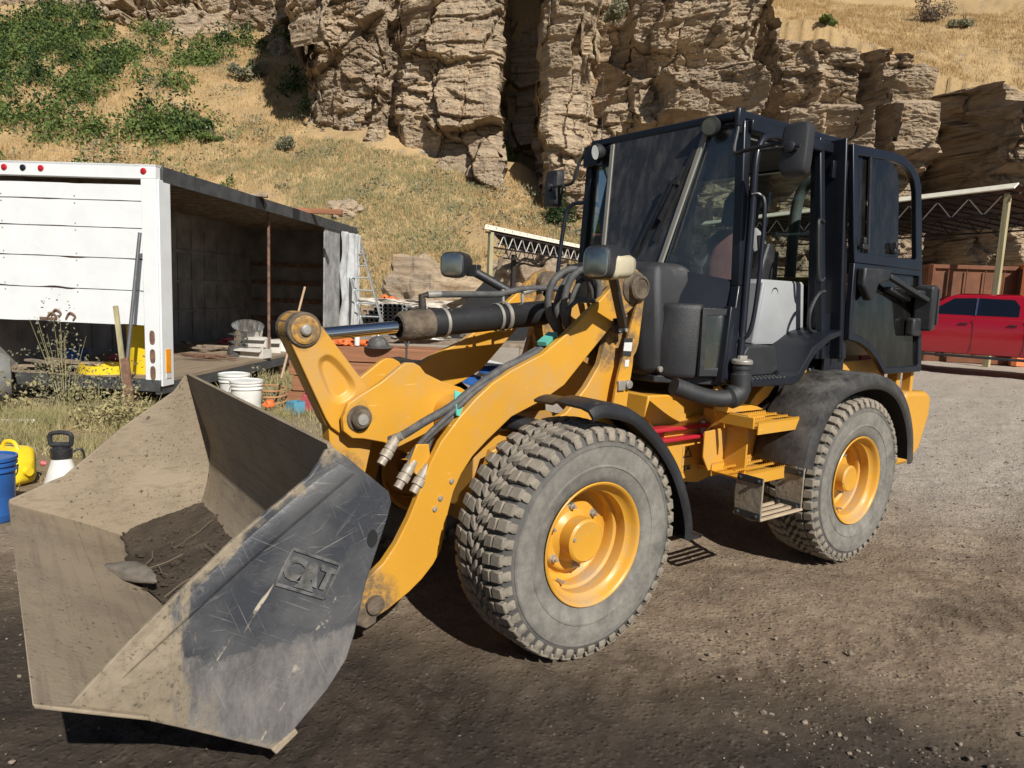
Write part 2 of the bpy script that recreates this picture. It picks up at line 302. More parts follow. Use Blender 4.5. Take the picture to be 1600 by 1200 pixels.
# setting materials
def ground_mat():
    k = N('ground_dirt_and_gravel'); P = k.geo.outputs['Position']; x, y, z = k.sep(P)
    # u,v as seen by the photographer: plain rotated ground coordinates
    dx = k.math('SUBTRACT', x, CAM.x); dy = k.math('SUBTRACT', y, CAM.y)
    u = k.math('ADD', k.math('MULTIPLY', dx, R0.x), k.math('MULTIPLY', dy, R0.y)); v = k.math('ADD', k.math('MULTIPLY', dx, F0.x), k.math('MULTIPLY', dy, F0.y))
    nb = k.noise(.55, 7, .6, P); nm = k.noise(3.2, 8, .65, P); nf = k.noise(26, 6, .7, P)
    dirt = k.mix(k.ramp(nm, .35, .68), (.205, .15, .102), (.33, .258, .18)); dirt = k.mix(k.ramp(nf, .5, .72), dirt, (.115, .085, .06))
    dark = k.mix(k.ramp(nm, .35, .7), (.040, .031, .024), (.085, .064, .047)); dark = k.mix(k.ramp(nf, .55, .72, 0, .6), dark, (.14, .11, .085))
    grav = k.mix(k.vor(55, vec=P, out=1), (.36, .31, .25), (.52, .46, .39), 'MIX'); grav = k.mix(k.ramp(nf, .35, .7, 0, .55), grav, (.24, .20, .155))
    grav = k.mix(k.ramp(k.vor(38, vec=P), .10, .22, .8, 0), grav, (.52, .49, .44))
    # wet dark soil close to the photographer, gravel further off to the right
    wet = k.ramp(k.math('ADD', k.math('ADD', v, k.math('MULTIPLY', u, .20)), k.math('MULTIPLY', nb, 1.8)), 4.1, 3.4)
    wet2 = k.math('MULTIPLY', k.ramp(k.noise(1.1, 9, .68, P), .52, .64, 0, .8), k.ramp(v, 5.0, 3.0)); wet = k.math('MAXIMUM', wet, k.math('MULTIPLY', wet2, .8))
    gr = k.ramp(k.math('ADD', k.math('ADD', k.math('MULTIPLY', v, .8), k.math('MULTIPLY', u, .35)), k.math('MULTIPLY', nb, 3)), 6.0, 8.2)
    c = k.mix(wet, dirt, dark); c = k.mix(gr, c, grav)
    # dry grass straw litter on the left by the trailer and everything on the slope
    ls = k.ramp(k.math('ADD', k.math('SUBTRACT', k.math('MULTIPLY', v, .42), u), k.math('MULTIPLY', nb, 2.2)), 6.0, 7.2); ls = k.math('MULTIPLY', ls, k.ramp(u, -.2, -1.6))
    ls = k.math('MULTIPLY', ls, k.ramp(v, 20, 17))
    c = k.mix(ls, c, k.mix(k.ramp(nf, .4, .65), (.33, .25, .14), (.20, .15, .085)))
    zz = k.ramp(k.math('ADD', z, k.math('MULTIPLY', nm, .7)), .6, 1.1)
    hill = k.mix(k.ramp(k.noise(.35, 8, .6, P), .38, .66), (.47, .325, .16), (.36, .255, .13)); hill = k.mix(k.ramp(k.noise(7, 6, .7, P), .5, .7), hill, (.27, .19, .10))
    hill = k.mix(k.ramp(k.noise(.9, 6, .6, P), .60, .68), hill, (.30, .235, .17))
    hill = k.mix(k.ramp(k.noise(22, 8, .78, P), .50, .66, 0, .75), hill, (.20, .15, .085)); c = k.mix(zz, c, hill)
    fine = k.noise(75, 6, .75, P); c = k.mix(k.ramp(fine, .60, .74, 0, .4), c, (.10, .075, .055)); c = k.mix(k.math('MULTIPLY', k.ramp(k.vor(24, vec=P), .05, .13, .85, 0), k.ramp(k.noise(5, 4, .6, P), .5, .6)), c, (.40, .34, .27))
    hgt = k.math('ADD', k.math('MULTIPLY', k.noise(14, 12, .78, P), 1.6), k.math('MULTIPLY', k.ramp(k.vor(34, vec=P), 0, .4, .6, 0), 1.))
    k.bsdf(c, k.ramp(wet, 0, 1, .92, .66), 0, k.bump(hgt, .8, .02), .25); return k.m
Mt['ground'] = ground_mat()
def cliff_mat():
    k = N('weathered_sandstone'); P = k.geo.outputs['Position']
    n1 = k.noise(.22, 7, .6, P); n2 = k.noise(1.1, 9, .68, P); n3 = k.noise(6, 8, .7, P); lay = k.noise(1.6, 8, .65, k.map((.22, .22, 2.6), (0, 0, 0), P))
    c = k.mix(k.ramp(n1, .38, .64), (.54, .42, .285), (.40, .315, .225)); c = k.mix(k.ramp(lay, .46, .66), c, (.27, .20, .135))
    c = k.mix(k.ramp(n2, .58, .70, 0, .75), c, (.50, .30, .14)); c = k.mix(k.ramp(k.noise(.5, 8, .7, P), .56, .68, 0, .7), c, (.20, .165, .14))
    st = k.noise(1.3, 8, .6, k.map((1.3, 1.3, .13), (0, 0, 0), P)); c = k.mix(k.math('MULTIPLY', k.ramp(st, .60, .68, 0, .75), k.ramp(n1, .4, .55)), c, (.56, .50, .42))
    c = k.mix(k.ramp(st, .40, .33, 0, .55), c, (.10, .08, .065)); c = k.mix(k.ramp(n3, .56, .74, 0, .5), c, (.18, .135, .10))
    hh = k.math('ADD', k.math('MULTIPLY', k.noise(3.2, 10, .72, k.map((.5, .5, 2.4), (0, 0, 0), P)), 1.3), k.math('MULTIPLY', k.noise(9, 9, .72, P), .7))
    k.bsdf(c, .92, 0, k.bump(hh, 1., .12), .15); return k.m
Mt['cliff'] = cliff_mat(); Mt['rock'] = simple('boulder_stone', (.27, .205, .145), .92, var=.35, sc=2.5, bump=.9, bsc=9, spec=.2)
def leafm(name, a, b, tr=.25):
    k = N(name); c = k.mix(k.ramp(k.noise(1.6, 4, .6, k.geo.outputs['Position']), .35, .65), a, b); x = k.bsdf(c, .75, 0, None, .2)
    t = k.n('BsdfTranslucent'); k.put(t.inputs[0], c); mx = k.n('MixShader'); mx.inputs[0].default_value = tr
    k.t.links.new(x.outputs[0], mx.inputs[1]); k.t.links.new(t.outputs[0], mx.inputs[2]); k.t.links.new(mx.outputs[0], k.out.inputs[0]); return k.m
Mt['straw'] = leafm('dry_straw_grass', (.52, .37, .18), (.42, .29, .14)); Mt['ggrass'] = leafm('greenish_grass', (.24, .245, .12), (.33, .30, .155))
Mt['leaf'] = leafm('bright_green_leaves', (.095, .145, .04), (.16, .21, .06)); Mt['leafd'] = leafm('dark_green_leaves', (.03, .06, .022), (.05, .085, .03))
Mt['sage'] = leafm('grey_sage_leaves', (.20, .205, .13), (.30, .28, .18)); Mt['twig'] = simple('bare_twigs', (.16, .12, .095), .9)
Mt['weed'] = leafm('yellow_green_weeds', (.30, .28, .13), (.46, .39, .21))
Mt['wht'] = simple('white_trailer_paint', (.72, .74, .745), .45, var=.05, sc=3, dust=.30, dcol=(.42, .38, .32), dsc=9)
Mt['whtd'] = simple('old_white_panel', (.30, .30, .295), .7, var=.35, sc=4); Mt['dkst'] = simple('dark_rail_paint', (.055, .06, .065), .55, var=.3, dust=.3)
Mt['wallin'] = simple('grey_inner_wall', (.20, .185, .17), .8, var=.3, sc=3, bump=.2)
Mt['rust'] = simple('rusty_steel', (.16, .085, .055), .85, var=.5, sc=12, bump=.5, dust=.3); Mt['wood'] = simple('grey_brown_boards', (.26, .20, .145), .85, var=.3, sc=9, bump=.5)
def woodm(name, a, b, ax=0):
    k = N(name); sc = [14., 14., 14.]; sc[ax] = 1.0; n = k.noise(1.4, 6, .6, k.map(tuple(sc))); c = k.mix(k.ramp(n, .35, .7), a, b)
    k.bsdf(c, .85, 0, k.bump(n, .5, .01), .2); return k.m
Mt['redw'] = woodm('red_cedar_timber', (.33, .155, .085), (.22, .10, .055)); Mt['postw'] = woodm('treated_post_wood', (.42, .37, .22), (.27, .24, .14), 2)
Mt['deck'] = woodm('trailer_deck_planks', (.30, .235, .165), (.20, .155, .11), 1)
Mt['yelp'] = simple('yellow_plastic', (.78, .56, .02), .4, var=.08, dust=.15); Mt['bluep'] = simple('blue_plastic', (.02, .10, .33), .4, dust=.15)
Mt['whtp'] = simple('white_plastic', (.72, .72, .68), .45, dust=.2); Mt['orp'] = simple('orange_plastic', (.75, .18, .05), .5, dust=.1); Mt['redp'] = simple('faded_red_plastic', (.52, .10, .12), .5, dust=.25)
Mt['alu'] = simple('aluminium', (.55, .58, .60), .35, .7, var=.15); Mt['tarp'] = simple('grey_tarp', (.42, .43, .43), .7, var=.15, bump=.3, bsc=12)
Mt['blackc'] = simple('black_cloth', (.012, .012, .013), .9); Mt['ctr'] = simple('brown_container_paint', (.15, .05, .016), .6, var=.25, sc=3, dust=.1)
Mt['cto'] = simple('orange_container_paint', (.72, .22, .08), .55, var=.1); Mt['trk'] = simple('red_truck_paint', (.33, .003, .014), .22, var=.03, coat=1., dust=.0)
Mt['trm'] = simple('shed_cream_fascia', (.84, .79, .64), .6, var=.08); Mt['trs'] = simple('shade_darkened_brown_steel', (.022, .014, .012), .7, var=.3); Mt['trw'] = simple('white_web_bar', (.55, .54, .50), .6)  # joist and roof brown deepened, shade under the roof put into the colour
Mt['chr'] = simple('chrome_trim', (.8, .8, .8), .15, 1.); Mt['rlamp'] = simple('red_marker_lens', (.45, .01, .02), .2, coat=.5); Mt['amb'] = simple('orange_reflector', (.85, .33, .01), .4)
# ================= the wheel loader (x forward, y to its left, z up) =================
LD = thing('wheel_loader', 'yellow compact wheel loader with black cab, muddy front bucket and wide-open cab door', 'wheel loader')
def P2(r, a, cx=0, cz=0): return (cx+r*math.cos(R(a)), cz+r*math.sin(R(a)))
# ---- wheels
def tyre():
    prof = [(.262, .150), (.275, .163), (.30, .170), (.335, .180), (.338, .184), (.345, .184), (.348, .181), (.39, .186), (.425, .184), (.428, .187), (.434, .187), (.437, .182), (.462, .172), (.480, .160), (.489, .12), (.491, .04)]
    prof = prof+[(r, -y) for r, y in reversed(prof)]
    return M().lathe(prof, n=96)
def tread():
    m = M(); NP = 46
    def block(a0, a1, y0, y1, r0, r1, sk0, sk1, ty0=0, ty1=0):   # angles in deg, y in m; sk: angular skew at each y end; ty: radius drop at each end
        vs = []
        for y, sk, dr in ((y0, sk0, ty0), (y1, sk1, ty1)):
            for a, ins in ((a0, .35), (a1, -.35)):
                for r, i_ in ((r0, 0), (r1-dr, ins)):
                    t = R(a+sk+i_); vs.append((r*math.cos(t), y, r*math.sin(t)))
        m.add(vs, [(0, 1, 3, 2), (4, 6, 7, 5), (0, 4, 5, 1), (2, 3, 7, 6), (0, 2, 6, 4), (1, 5, 7, 3)])
    st = 360/NP
    for i in range(NP):
        for sd_ in (1, -1):
            a = i*st+(0 if sd_ > 0 else st/2); j = random.uniform(-.2, .2)
            block(a+j, a+6.1+j, sd_*.119, sd_*.172, .478, .509, -.6, 0, 0, .010)
            block(a+j, a+6.1+j, sd_*.062, sd_*.113, .478, .511, -1.8, -.7)
            block(a+3.1, a+7.8, sd_*.022, sd_*.059, .478, .512, -4.6, -1.6)
            block(a+.5, a+5.5, sd_*.168, sd_*.185, .448, .496, 0, 0, 0, .026)
        block(i*st+.8, i*st+5.3, -.019, .019, .478, .512, -2.4, 2.4)
    return m
def rim(): 
    p = [(.236, .118), (.249, .136), (.254, .150), (.262, .160), (.268, .162), (.272, .158), (.270, .152)]
    q = [(.236, .118), (.226, .112), (.222, .085), (.224, .060), (.212, .052), (.206, .030), (.208, .0), (.200, -.012), (.185, -.018), (.165, -.012), (.150, -.004), (.085, .0)]
    m = M().lathe(list(reversed(p))+q[1:], n=72)
    m.lathe([(.262, -.150), (.24, -.15), (.225, -.10), (.215, -.03), (.20, -.02)], n=48)
    return m
def hub(rr=.096, d=.112):
    m = M().lathe([(.160, -.006), (.158, .012), (.150, .018), (.118, .020), (rr+.01, .03), (rr, .04), (rr, d-.010), (rr-.010, d-.002), (rr-.012, d-.002), (rr-.020, d-.004), (0.001, d-.002)], n=56)
    return m
def bolts():
    m = M()
    for k in range(6):
        m.mark(); x, z = P2(.138, 60*k+22); m.lathe([(.019, .012), (.019, .020), (.001, .020)], (x, 0, z), n=14); m.lathe([(.014, .020), (.014, .033), (.001, .034)], (x, 0, z), n=6); m.lathe([(.008, .033), (.007, .048), (.001, .049)], (x, 0, z), n=10)
    m.mark(); x, z = P2(.075, 15); m.lathe([(.008, .105), (.008, .115), (.001, .115)], (x, 0, z), n=6)
    return m
def wheel(x, y, flip, rr=.096, d=.112, rot=0):
    e = bpy.data.objects.new('wheel', None); C.objects.link(e); e.parent = LD; e.location = (x, y, .495); e.rotation_euler = (0, rot, math.pi if flip else 0)
    e.location.y = y+.010*(1 if y > 0 else -1); ys = Matrix.Diagonal((1, .93, 1, 1)); tyre().xf(ys).build('tyre', Mt['rub'], e); tread().xf(ys).build('tread', Mt['trd'], e, bevel=.004, seg=1)
    rim().build('rim', Mt['yel'], e); hub(rr, d).build('hub', Mt['yel'], e, ang=30); bolts().build_each('bolt', Mt['zinc'], e); x, z = P2(.20, -62); M().tube([(x, .035, z), (x*.985, .085, z*.985)], .007, 8).build('valve_stem', Mt['zinc'], e); return e
w1 = wheel(0, .725, 0); w2 = wheel(-2.17, .725, 0, .082, .120, .5)
for o_, x in ((w1, 0), (w2, -2.17)):
    c = copy_tree(o_, LD); c.location = (x, -.735, .495); c.rotation_euler = (0, 0, math.pi)
# ---- bucket
plate = [(1.900, .437), (1.754, .580), (1.490, .806), (1.264, .965), (1.235, 1.005), (1.215, 1.040), (1.190, 1.045), (1.139, 1.005), (1.000, .880), (.990, .845), (1.003, .795), (1.040, .690), (1.072, .600), (1.098, .500), (1.112, .430), (1.140, .345), (1.202, .262), (1.308, .165), (1.345, .118), (1.380, .118), (1.430, .150), (1.641, .285), (1.828, .400), (1.905, .432)]
shell = [(1.93, .4555), (1.90, .440), (1.70, .345), (1.52, .245), (1.39, .168), (1.31, .180), (1.20, .275), (1.145, .36), (1.118, .44), (1.10, .54), (1.094, .62), (1.10, .70), (1.135, .82), (1.175, .95), (1.205, 1.055)]
def strip(poly, t, y0, y1, ny=2):                   # plate swept across the machine
    P = [Vector((p[0], 0, p[1])) for p in poly]; out = []
    for i, p in enumerate(P):
        a = P[max(i-1, 0)]; b = P[min(i+1, len(P)-1)]; d = (b-a).normalized(); out.append(p+Vector((-d.z, 0, d.x))*t)
    n = len(P); vs = []
    for k in range(ny):
        y = y0+(y1-y0)*k/(ny-1); vs += [(p.x, y, p.z) for p in P]+[(p.x, y, p.z) for p in out]
    f = []
    for k in range(ny-1):
        o = k*2*n; q = o+2*n
        for i in range(n-1): f += [(o+i, q+i, q+i+1, o+i+1), (o+n+i, o+n+i+1, q+n+i+1, q+n+i)]
        f += [(o, o+n, q+n, q), (o+n-1, q+n-1, q+2*n-1, o+2*n-1)]
    e = (ny-1)*2*n
    f += [tuple(list(range(n))+list(range(2*n-1, n-1, -1))), tuple(e+i for i in (list(range(n-1, -1, -1))+list(range(n, 2*n))))]
    return M().add(vs, f)
shs = [(p.x, p.z) for p in sm([(a, 0, b) for a, b in shell], 4)]
bk = strip(shs, .014, -.935, .935, 12).build('bucket', Mt['bin'], LD)
def sideplate(s):
    m = M().prism(plate if s > 0 else [(1.976, .478), (1.972, .494), (1.895, .524), (1.809, .560)]+plate[1:-1]+[(1.90, .436)], s*.937, s*.955)
    return m
sideplate(1).build('side_plate', Mt['bout'], bk, bevel=.004)
tag(sideplate(-1).build('side_plate', Mt['bin'], bk, bevel=.004), 'mud-coated far side plate of the bucket')
# pressed stiffener fold running along the upper edge of the near plate
def fold(s):
    a = [(1.785, .468), (1.765, .535), (1.49, .775), (1.27, .935), (1.17, .995), (1.118, .958), (1.139, .940), (1.45, .725)]
    m = M(); n = len(a); y0, y1 = s*.9548, s*.962; c_ = (1.43, .76)
    ins = [(x+(c_[0]-x)*.0, z) for x, z in a]
    top = [(1.760, .497), (1.745, .530), (1.49, .755), (1.27, .915), (1.172, .975), (1.138, .962), (1.150, .948), (1.455, .735)]
    vs = [(x, y0, z) for x, z in a]+[(x, y1, z) for x, z in top]
    return m.add(vs, [tuple(range(n, 2*n))]+[(i, (i+1) % n, n+(i+1) % n, n+i) for i in range(n)])
fold(1).build('stiffener_fold', Mt['bout'], bk, bevel=.003)
M().prism([(1.978, .480), (1.72, .356), (1.715, .342), (1.973, .465)], -.975, .975).build('cutting_edge', Mt['bin'], bk, bevel=.004)
M().prism([(1.385, .124), (1.31, .165), (1.30, .150), (1.37, .102)], -.955, .962).build('heel_strip', Mt['bin'], bk, bevel=.004)
M().tube([(1.045, y, .80+.0*y) for y in (-.93, .93)], .03, 12).build('top_tube', Mt['bin'], bk)
lh = M().lathe([(.001, 0), (.024, .001)], (1.058, .957, .735), n=20); lh.v = [(1.058+(x-1.058)*.75, y, .735+(z-.735)*1.25) for x, y, z in lh.v]; lh.build('drain_hole', Mt['blackc'], bk)
# raised badge on the near plate: framed letters
def text_mesh(name, body, size, mt, parent, mat4, depth=.004, off=.0, width=1.):
    cu = bpy.data.curves.new(name, 'FONT'); cu.body = body; cu.size = size; cu.extrude = depth; cu.offset = off; cu.align_x = 'CENTER'; cu.align_y = 'CENTER'; cu.resolution_u = 3; cu.space_character = width
    t = bpy.data.objects.new(name+'_tmp', cu); C.objects.link(t); bpy.context.view_layer.update()
    me = bpy.data.meshes.new_from_object(t.evaluated_get(bpy.context.evaluated_depsgraph_get())); C.objects.unlink(t); bpy.data.objects.remove(t)
    o = bpy.data.objects.new(name, me); C.objects.link(o); me.materials.clear(); me.materials.append(mt); me.transform(mat4)
    if parent is not None: o.parent = parent
    return o
def frame4(o, x, y): z = x.cross(y); return Matrix(((x.x, y.x, z.x, o.x), (x.y, y.y, z.y, o.y), (x.z, y.z, z.z, o.z), (0, 0, 0, 1)))
bx = Vector((-.997, 0, .08)).normalized(); by = Vector((.08, 0, .997)).normalized()
bx = Vector((-.882, 0, -.472)).normalized(); by = Vector((-.472, 0, .882)).normalized()
bc = Vector((1.268, .957, .660))
mf = M()
for a, b in (((-.086, -.056), (.086, -.056)), ((.086, -.056), (.086, .056)), ((.086, .056), (-.086, .056)), ((-.086, .056), (-.086, -.056))):
    mf.bar(bc+bx*a[0]+by*a[1], bc+bx*b[0]+by*b[1], .010, .010, (0, 1, 0))
for x in (-.05, .0, .05): pass
badge = mf.build('badge_frame', Mt['bout'], bk, bevel=.002)
badge_mat = simple('scuffed_grey_metal', (.10, .10, .10), .5, var=.5, sc=30, dust=.4, dcol=(.3, .26, .2))
badge.data.materials[0] = badge_mat
text_mesh('badge_letters', 'CAT', .092, badge_mat, bk, frame4(bc, bx, by), .006, .0045, .92)
tri = [bc+bx*a+by*b+Vector((0, .004, 0)) for a, b in ((-.032, -.047), (.038, -.047), (.003, -.006))]
M().plate(tri, .004).build('badge_triangle', badge_mat, bk)
# ---- mud lying in the bucket (its own stuff) and a crushed lump
def mudslab():
    nx, ny = 70, 200; X = np.linspace(0, 1, nx)[:, None]*np.ones((1, ny)); Y = np.linspace(-.93, .93, ny)[None, :]*np.ones((nx, 1))
    fx0 = 1.118+.01*fbm(Y*3, X*0, 3, 3); fx1 = 1.545+.12*fbm(Y*2.2, X*0, 5, 9)+.06*Y
    x = fx0+(fx1-fx0)*X; z = .362-(x-1.12)*.25+.024*fbm(x*5, Y*5, 6, 4)+.014*np.abs(fbm(x*18, Y*18, 5, 8, .7))
    e = np.clip((1-X)/.08, 0, 1); floor = np.interp(x, [1.1, 1.39, 1.52, 1.7, 1.9], [.30, .180, .262, .362, .455]); z = np.where(e < 1, floor-.004+(z-floor)*e+.0, z); z = np.maximum(z, floor-.01)
    V = np.stack([x, Y, z], -1).reshape(-1, 3); return npmesh('mud', V, gridfaces(nx, ny), Mt['mud'])
tag(mudslab(), 'dark wet mud and dead twigs settled in the bottom of the loader bucket', 'mud', kind='stuff')
def lumpy(name, c, d, mt, seed=0, rot=(0, 0, 0), sub=3, amp=.25, parent=None, flat=.0, loc=None):
    import bmesh
    bm = bmesh.new(); bmesh.ops.create_icosphere(bm, subdivisions=sub, radius=1); rs = random.Random(seed)
    import mathutils
    o = Vector((rs.uniform(-50, 50), rs.uniform(-50, 50), rs.uniform(-50, 50)))
    pl = [Vector((rs.uniform(-1, 1), rs.uniform(-1, 1), rs.uniform(-1, 1))).normalized() for _ in range(9)]; dd = [rs.uniform(.62, .9) for _ in pl]
    for v in bm.verts:
        p = v.co.copy()
        for n_, q in zip(pl, dd):
            e = p.dot(n_)-q
            if e > 0: p -= n_*e*.9
        p *= 1+amp*(mathutils.noise.fractal(p*1.4+o, 1, 2, 4))*.6
        v.co = p
    me = bpy.data.meshes.new(name); bm.to_mesh(me); bm.free(); me.materials.append(mt)
    mm = Matrix.Translation(Vector(c)) @ (Matrix.Rotation(rot[2], 4, 'Z') @ Matrix.Rotation(rot[1], 4, 'Y') @ Matrix.Rotation(rot[0], 4, 'X')) @ Matrix.Diagonal((*[q/2 for q in d], 1))
    me.transform(mm); me.polygons.foreach_set('use_smooth', [True]*len(me.polygons)); me.set_sharp_from_angle(angle=R(38))
    ob = bpy.data.objects.new(name, me); C.objects.link(ob)
    if parent is not None: ob.parent = parent
    if loc is not None: ob.location = loc
    return ob
tag(lumpy('mud_lump', (0, 0, 0), (.10, .34, .055), simple('grey_dried_mud', (.15, .13, .105), .8, var=.3, sc=15, bump=.5), 3, (0, .3, .5), loc=(1.585, -.22, .325)), 'long grey crusted lump lying on the muddy bucket floor', 'lump')
def clods():
    V = []; F = []; n = 0; import bmesh
    bm = bmesh.new(); bmesh.ops.create_icosphere(bm, subdivisions=2, radius=1); b0 = np.array([v.co[:] for v in bm.verts]); f0 = np.array([[q.index for q in f.verts] for f in bm.faces]); bm.free()
    for k in range(170):
        x = 1.14+.42*RNG.random(); y = RNG.uniform(-.92, .92); s = .005+.018*RNG.random()**4; b = b0*(1+.35*RNG.normal(0, 1, (len(b0), 1))*.5)*np.array([s*RNG.uniform(.8, 1.5), s*RNG.uniform(.8, 1.5), s*.7])
        V.append(b+np.array([x, y, .366-(x-1.12)*.25+s*.2])); F.append(f0+n); n += len(b0)
    return npmesh('mud_clods', np.concatenate(V), np.concatenate(F), Mt['mud'], smooth=False)
tag(clods(), 'loose dark clods lying on the mud inside the loader bucket', 'clods', kind='stuff')
mt_ = M()
for k in range(12):
    x, y = random.uniform(1.15, 1.5), random.uniform(-.9, .45); a = random.uniform(0, 3.14); l = random.uniform(.03, .12); z = .362-(x-1.12)*.25+.022
    p = [(x+l*t*math.cos(a)+random.uniform(-.01, .01), y+l*t*math.sin(a), z+random.uniform(0, .015)-l*t*math.cos(a)*.27) for t in (-1, -.3, .4, 1)]
    mt_.tube(p, random.uniform(.001, .0025), 5)
tag(mt_.build('dead_twigs', simple('dead_twig', (.17, .13, .09), .9, dust=.2), None), 'thin dead twigs and stalks scattered over the mud in the bucket', 'twigs', kind='stuff')
# ---- lift arms
arm = [(-.74, 1.66), (-.68, 1.69), (-.60, 1.66), (-.451, 1.525), (-.211, 1.335), (-.096, 1.258), (.09, 1.183), (.196, 1.128), (.28, 1.065), (.362, .990), (.457, .883), (.510, .79), (.547, .695), (.580, .620), (.606, .562), (.665, .459), (.723, .386), (.795, .331), (.823, .267), (.828, .200), (.81, .160), (.778, .143), (.70, .172), (.597, .229), (.535, .274), (.480, .330), (.441, .390), (.425, .47), (.410, .560), (.385, .65), (.346, .727), (.290, .80), (.219, .861), (.08, .965), (-.109, 1.034), (-.235, 1.100), (-.389, 1.250), (-.52, 1.375), (-.62, 1.44), (-.70, 1.50), (-.76, 1.56), (-.77, 1.61)]
def loader_arm(s):
    a = M().prism(arm, s*.338, s*.378).build('loader_arm', Mt['yel'], LD, bevel=.005)
    m = M()                                          # rear pin boss and cap
    m.lathe([(.085, -.07*s+s*.36), (.085, s*.385), (.070, s*.40), (.066, s*.40)], (-.68, 0, 1.59), n=32, cap=True)
    m.build('pivot_boss', Mt['mudc'], a)
    M().lathe([(.064, s*.385), (.064, s*.425), (.055, s*.434), (.048, s*.434), (.046, s*.428), (.001, s*.428)], (-.68, 0, 1.59), n=32).build('pin_cap', Mt['mudc'], a)
    m = M()
    for x, z in ((.455, .63), (.482, .585), (.40, .70)): m.mark().lathe([(.011, s*.378), (.011, s*.386), (.001, s*.388)], (x, 0, z), n=12)
    m.build_each('bolt_head', Mt['zinc'], a)
    m = M().lathe([(.04, s*.378), (.04, s*.40), (.03, s*.405), (.001, s*.405)], (.765, 0, .215), n=20); m.build('bucket_pin', Mt['mudc'], a)
    M().prism([(.835, .20), (.85, .145), (.80, .115), (.755, .13), (.75, .17), (.79, .22)], s*.333, s*.384).build('lower_hook', Mt['mudc'], a, bevel=.006)
    return a
A1 = loader_arm(1); A2 = loader_arm(-1)
M().cyl((.25, -.337, .95), (.25, .337, .95), .10, 32).build('cross_tube', Mt['yel'], LD)
# plates holding the tilt lever
pl_ = [(.775, 1.03), (.80, .97), (.795, .91), (.755, .875), (.70, .868), (.60, .842), (.45, .76), (.25, .83), (.12, .93), (.10, 1.02), (.20, 1.075), (.305, 1.108), (.395, 1.150), (.425, 1.185), (.455, 1.200), (.495, 1.202), (.520, 1.190), (.62, 1.118), (.735, 1.055)]
for s in (1, -1):
    pp = M().prism(pl_, s*.088, s*.118).build('lever_support_plate', Mt['yel'], LD, bevel=.004)
    M().lathe([(.058, s*.118), (.058, s*.126), (.050, s*.130), (.046, s*.130), (.044, s*.150), (.036, s*.158), (.026, s*.158)], (.724, 0, .963), n=32).build('lever_pin', Mt['mudc'], pp); M().lathe([(.026, s*.157), (.024, s*.164), (.001, s*.166)], (.724, 0, .963), n=28).build('pin_end', Mt['zinc'], pp)
# tilt lever (cast, with a scooped pocket)
def hull2(circs, n=40):                             # outline around circles (cx, cz, r)
    pts = [P2(r, 360*k/n, x, z) for x, z, r in circs for k in range(n)]
    pts = sorted(set((round(a, 5), round(b, 5)) for a, b in pts))
    def half(ps):
        h_ = []
        for p in ps:
            while len(h_) > 1 and (h_[-1][0]-h_[-2][0])*(p[1]-h_[-2][1])-(h_[-1][1]-h_[-2][1])*(p[0]-h_[-2][0]) <= 0: h_.pop()
            h_.append(p)
        return h_
    a = half(pts); b = half(pts[::-1]); return a[:-1]+b[:-1]
lev = M(); up_, pv, lo = (.955, 1.349), (.715, .963), (.80, .60)
lev.prism(hull2([(*up_, .074), (.74, 1.00, .125)]), -.045, .040); lev.prism(hull2([(.715, .963, .12), (.74, .62, .07)]), -.0451, .0399)
# rim of the pocket on the near face
ax_ = Vector((up_[0]-pv[0], 0, up_[1]-pv[1])).normalized(); px_ = Vector((ax_.z, 0, -ax_.x)); cc = Vector((.815, 0, 1.135)); n = 40
O = hull2([(*up_, .072), (.74, 1.00, .120)])
def ray_out(a):
    d = ax_*math.cos(a)+px_*math.sin(a); best = 9
    for i in range(len(O)):
        p, q = Vector((O[i][0], 0, O[i][1])), Vector((O[(i+1) % len(O)][0], 0, O[(i+1) % len(O)][1])); e = q-p; dn = d.x*e.z-d.z*e.x
        if abs(dn) < 1e-9: continue
        w_ = p-cc; t = (w_.x*e.z-w_.z*e.x)/dn; u_ = (w_.x*d.z-w_.z*d.x)/dn
        if t > 0 and -1e-6 <= u_ <= 1+1e-6: best = min(best, t)
    return cc+d*best
for s in (1, -1):
    vs = []; 
    for k in range(n):
        a = 2*math.pi*k/n; o_ = ray_out(a); ca, sa = math.cos(a), math.sin(a); f = lambda v, q: math.copysign(abs(v)**q, v)
        w1_ = .060+.014*(-f(ca, .7)); i1 = cc+ax_*(.115*f(ca, .7))+px_*(w1_*f(sa, .7)-.004); i2 = cc+ax_*(.085*f(ca, .75))+px_*((w1_-.022)*f(sa, .75)-.004)
        vs += [(o_.x, s*.041, o_.z), (o_.x, s*.064, o_.z), (i1.x, s*.066, i1.z), (i2.x, s*.0415, i2.z)]
    fs = [(k*4+j, k*4+j+1, ((k+1) % n)*4+j+1, ((k+1) % n)*4+j) for k in range(n) for j in range(3)]+[tuple(k*4+3 for k in range(n))]
    lev.add(vs, fs)
TL = lev.build('tilt_lever', Mt['yels'], LD, bevel=.004)
M().lathe([(.074, -.074), (.074, .074), (.069, .080), (.001, .080)], (*[up_[0]], 0, up_[1]), n=40).build('lever_boss', Mt['mudc'], TL, bevel=.004)
m = M().lathe([(.060, .0805), (.060, .086), (.050, .091), (.046, .091)], (up_[0], 0, up_[1]), n=36); m.lathe([(.046, .0905), (.026, .088), (.024, .090)], (up_[0], 0, up_[1]), n=32); m.build('pin_cap', Mt['yels'], TL); M().lathe([(.024, .088), (.023, .101), (.016, .107), (.001, .108)], (up_[0], 0, up_[1]), n=28).build('pin_end', Mt['zinc'], TL)
M().prism(hull2([(.74, .62, .06), (.95, .66, .06)]), -.05, .05).build('tilt_link', Mt['yels'], LD, bevel=.006)
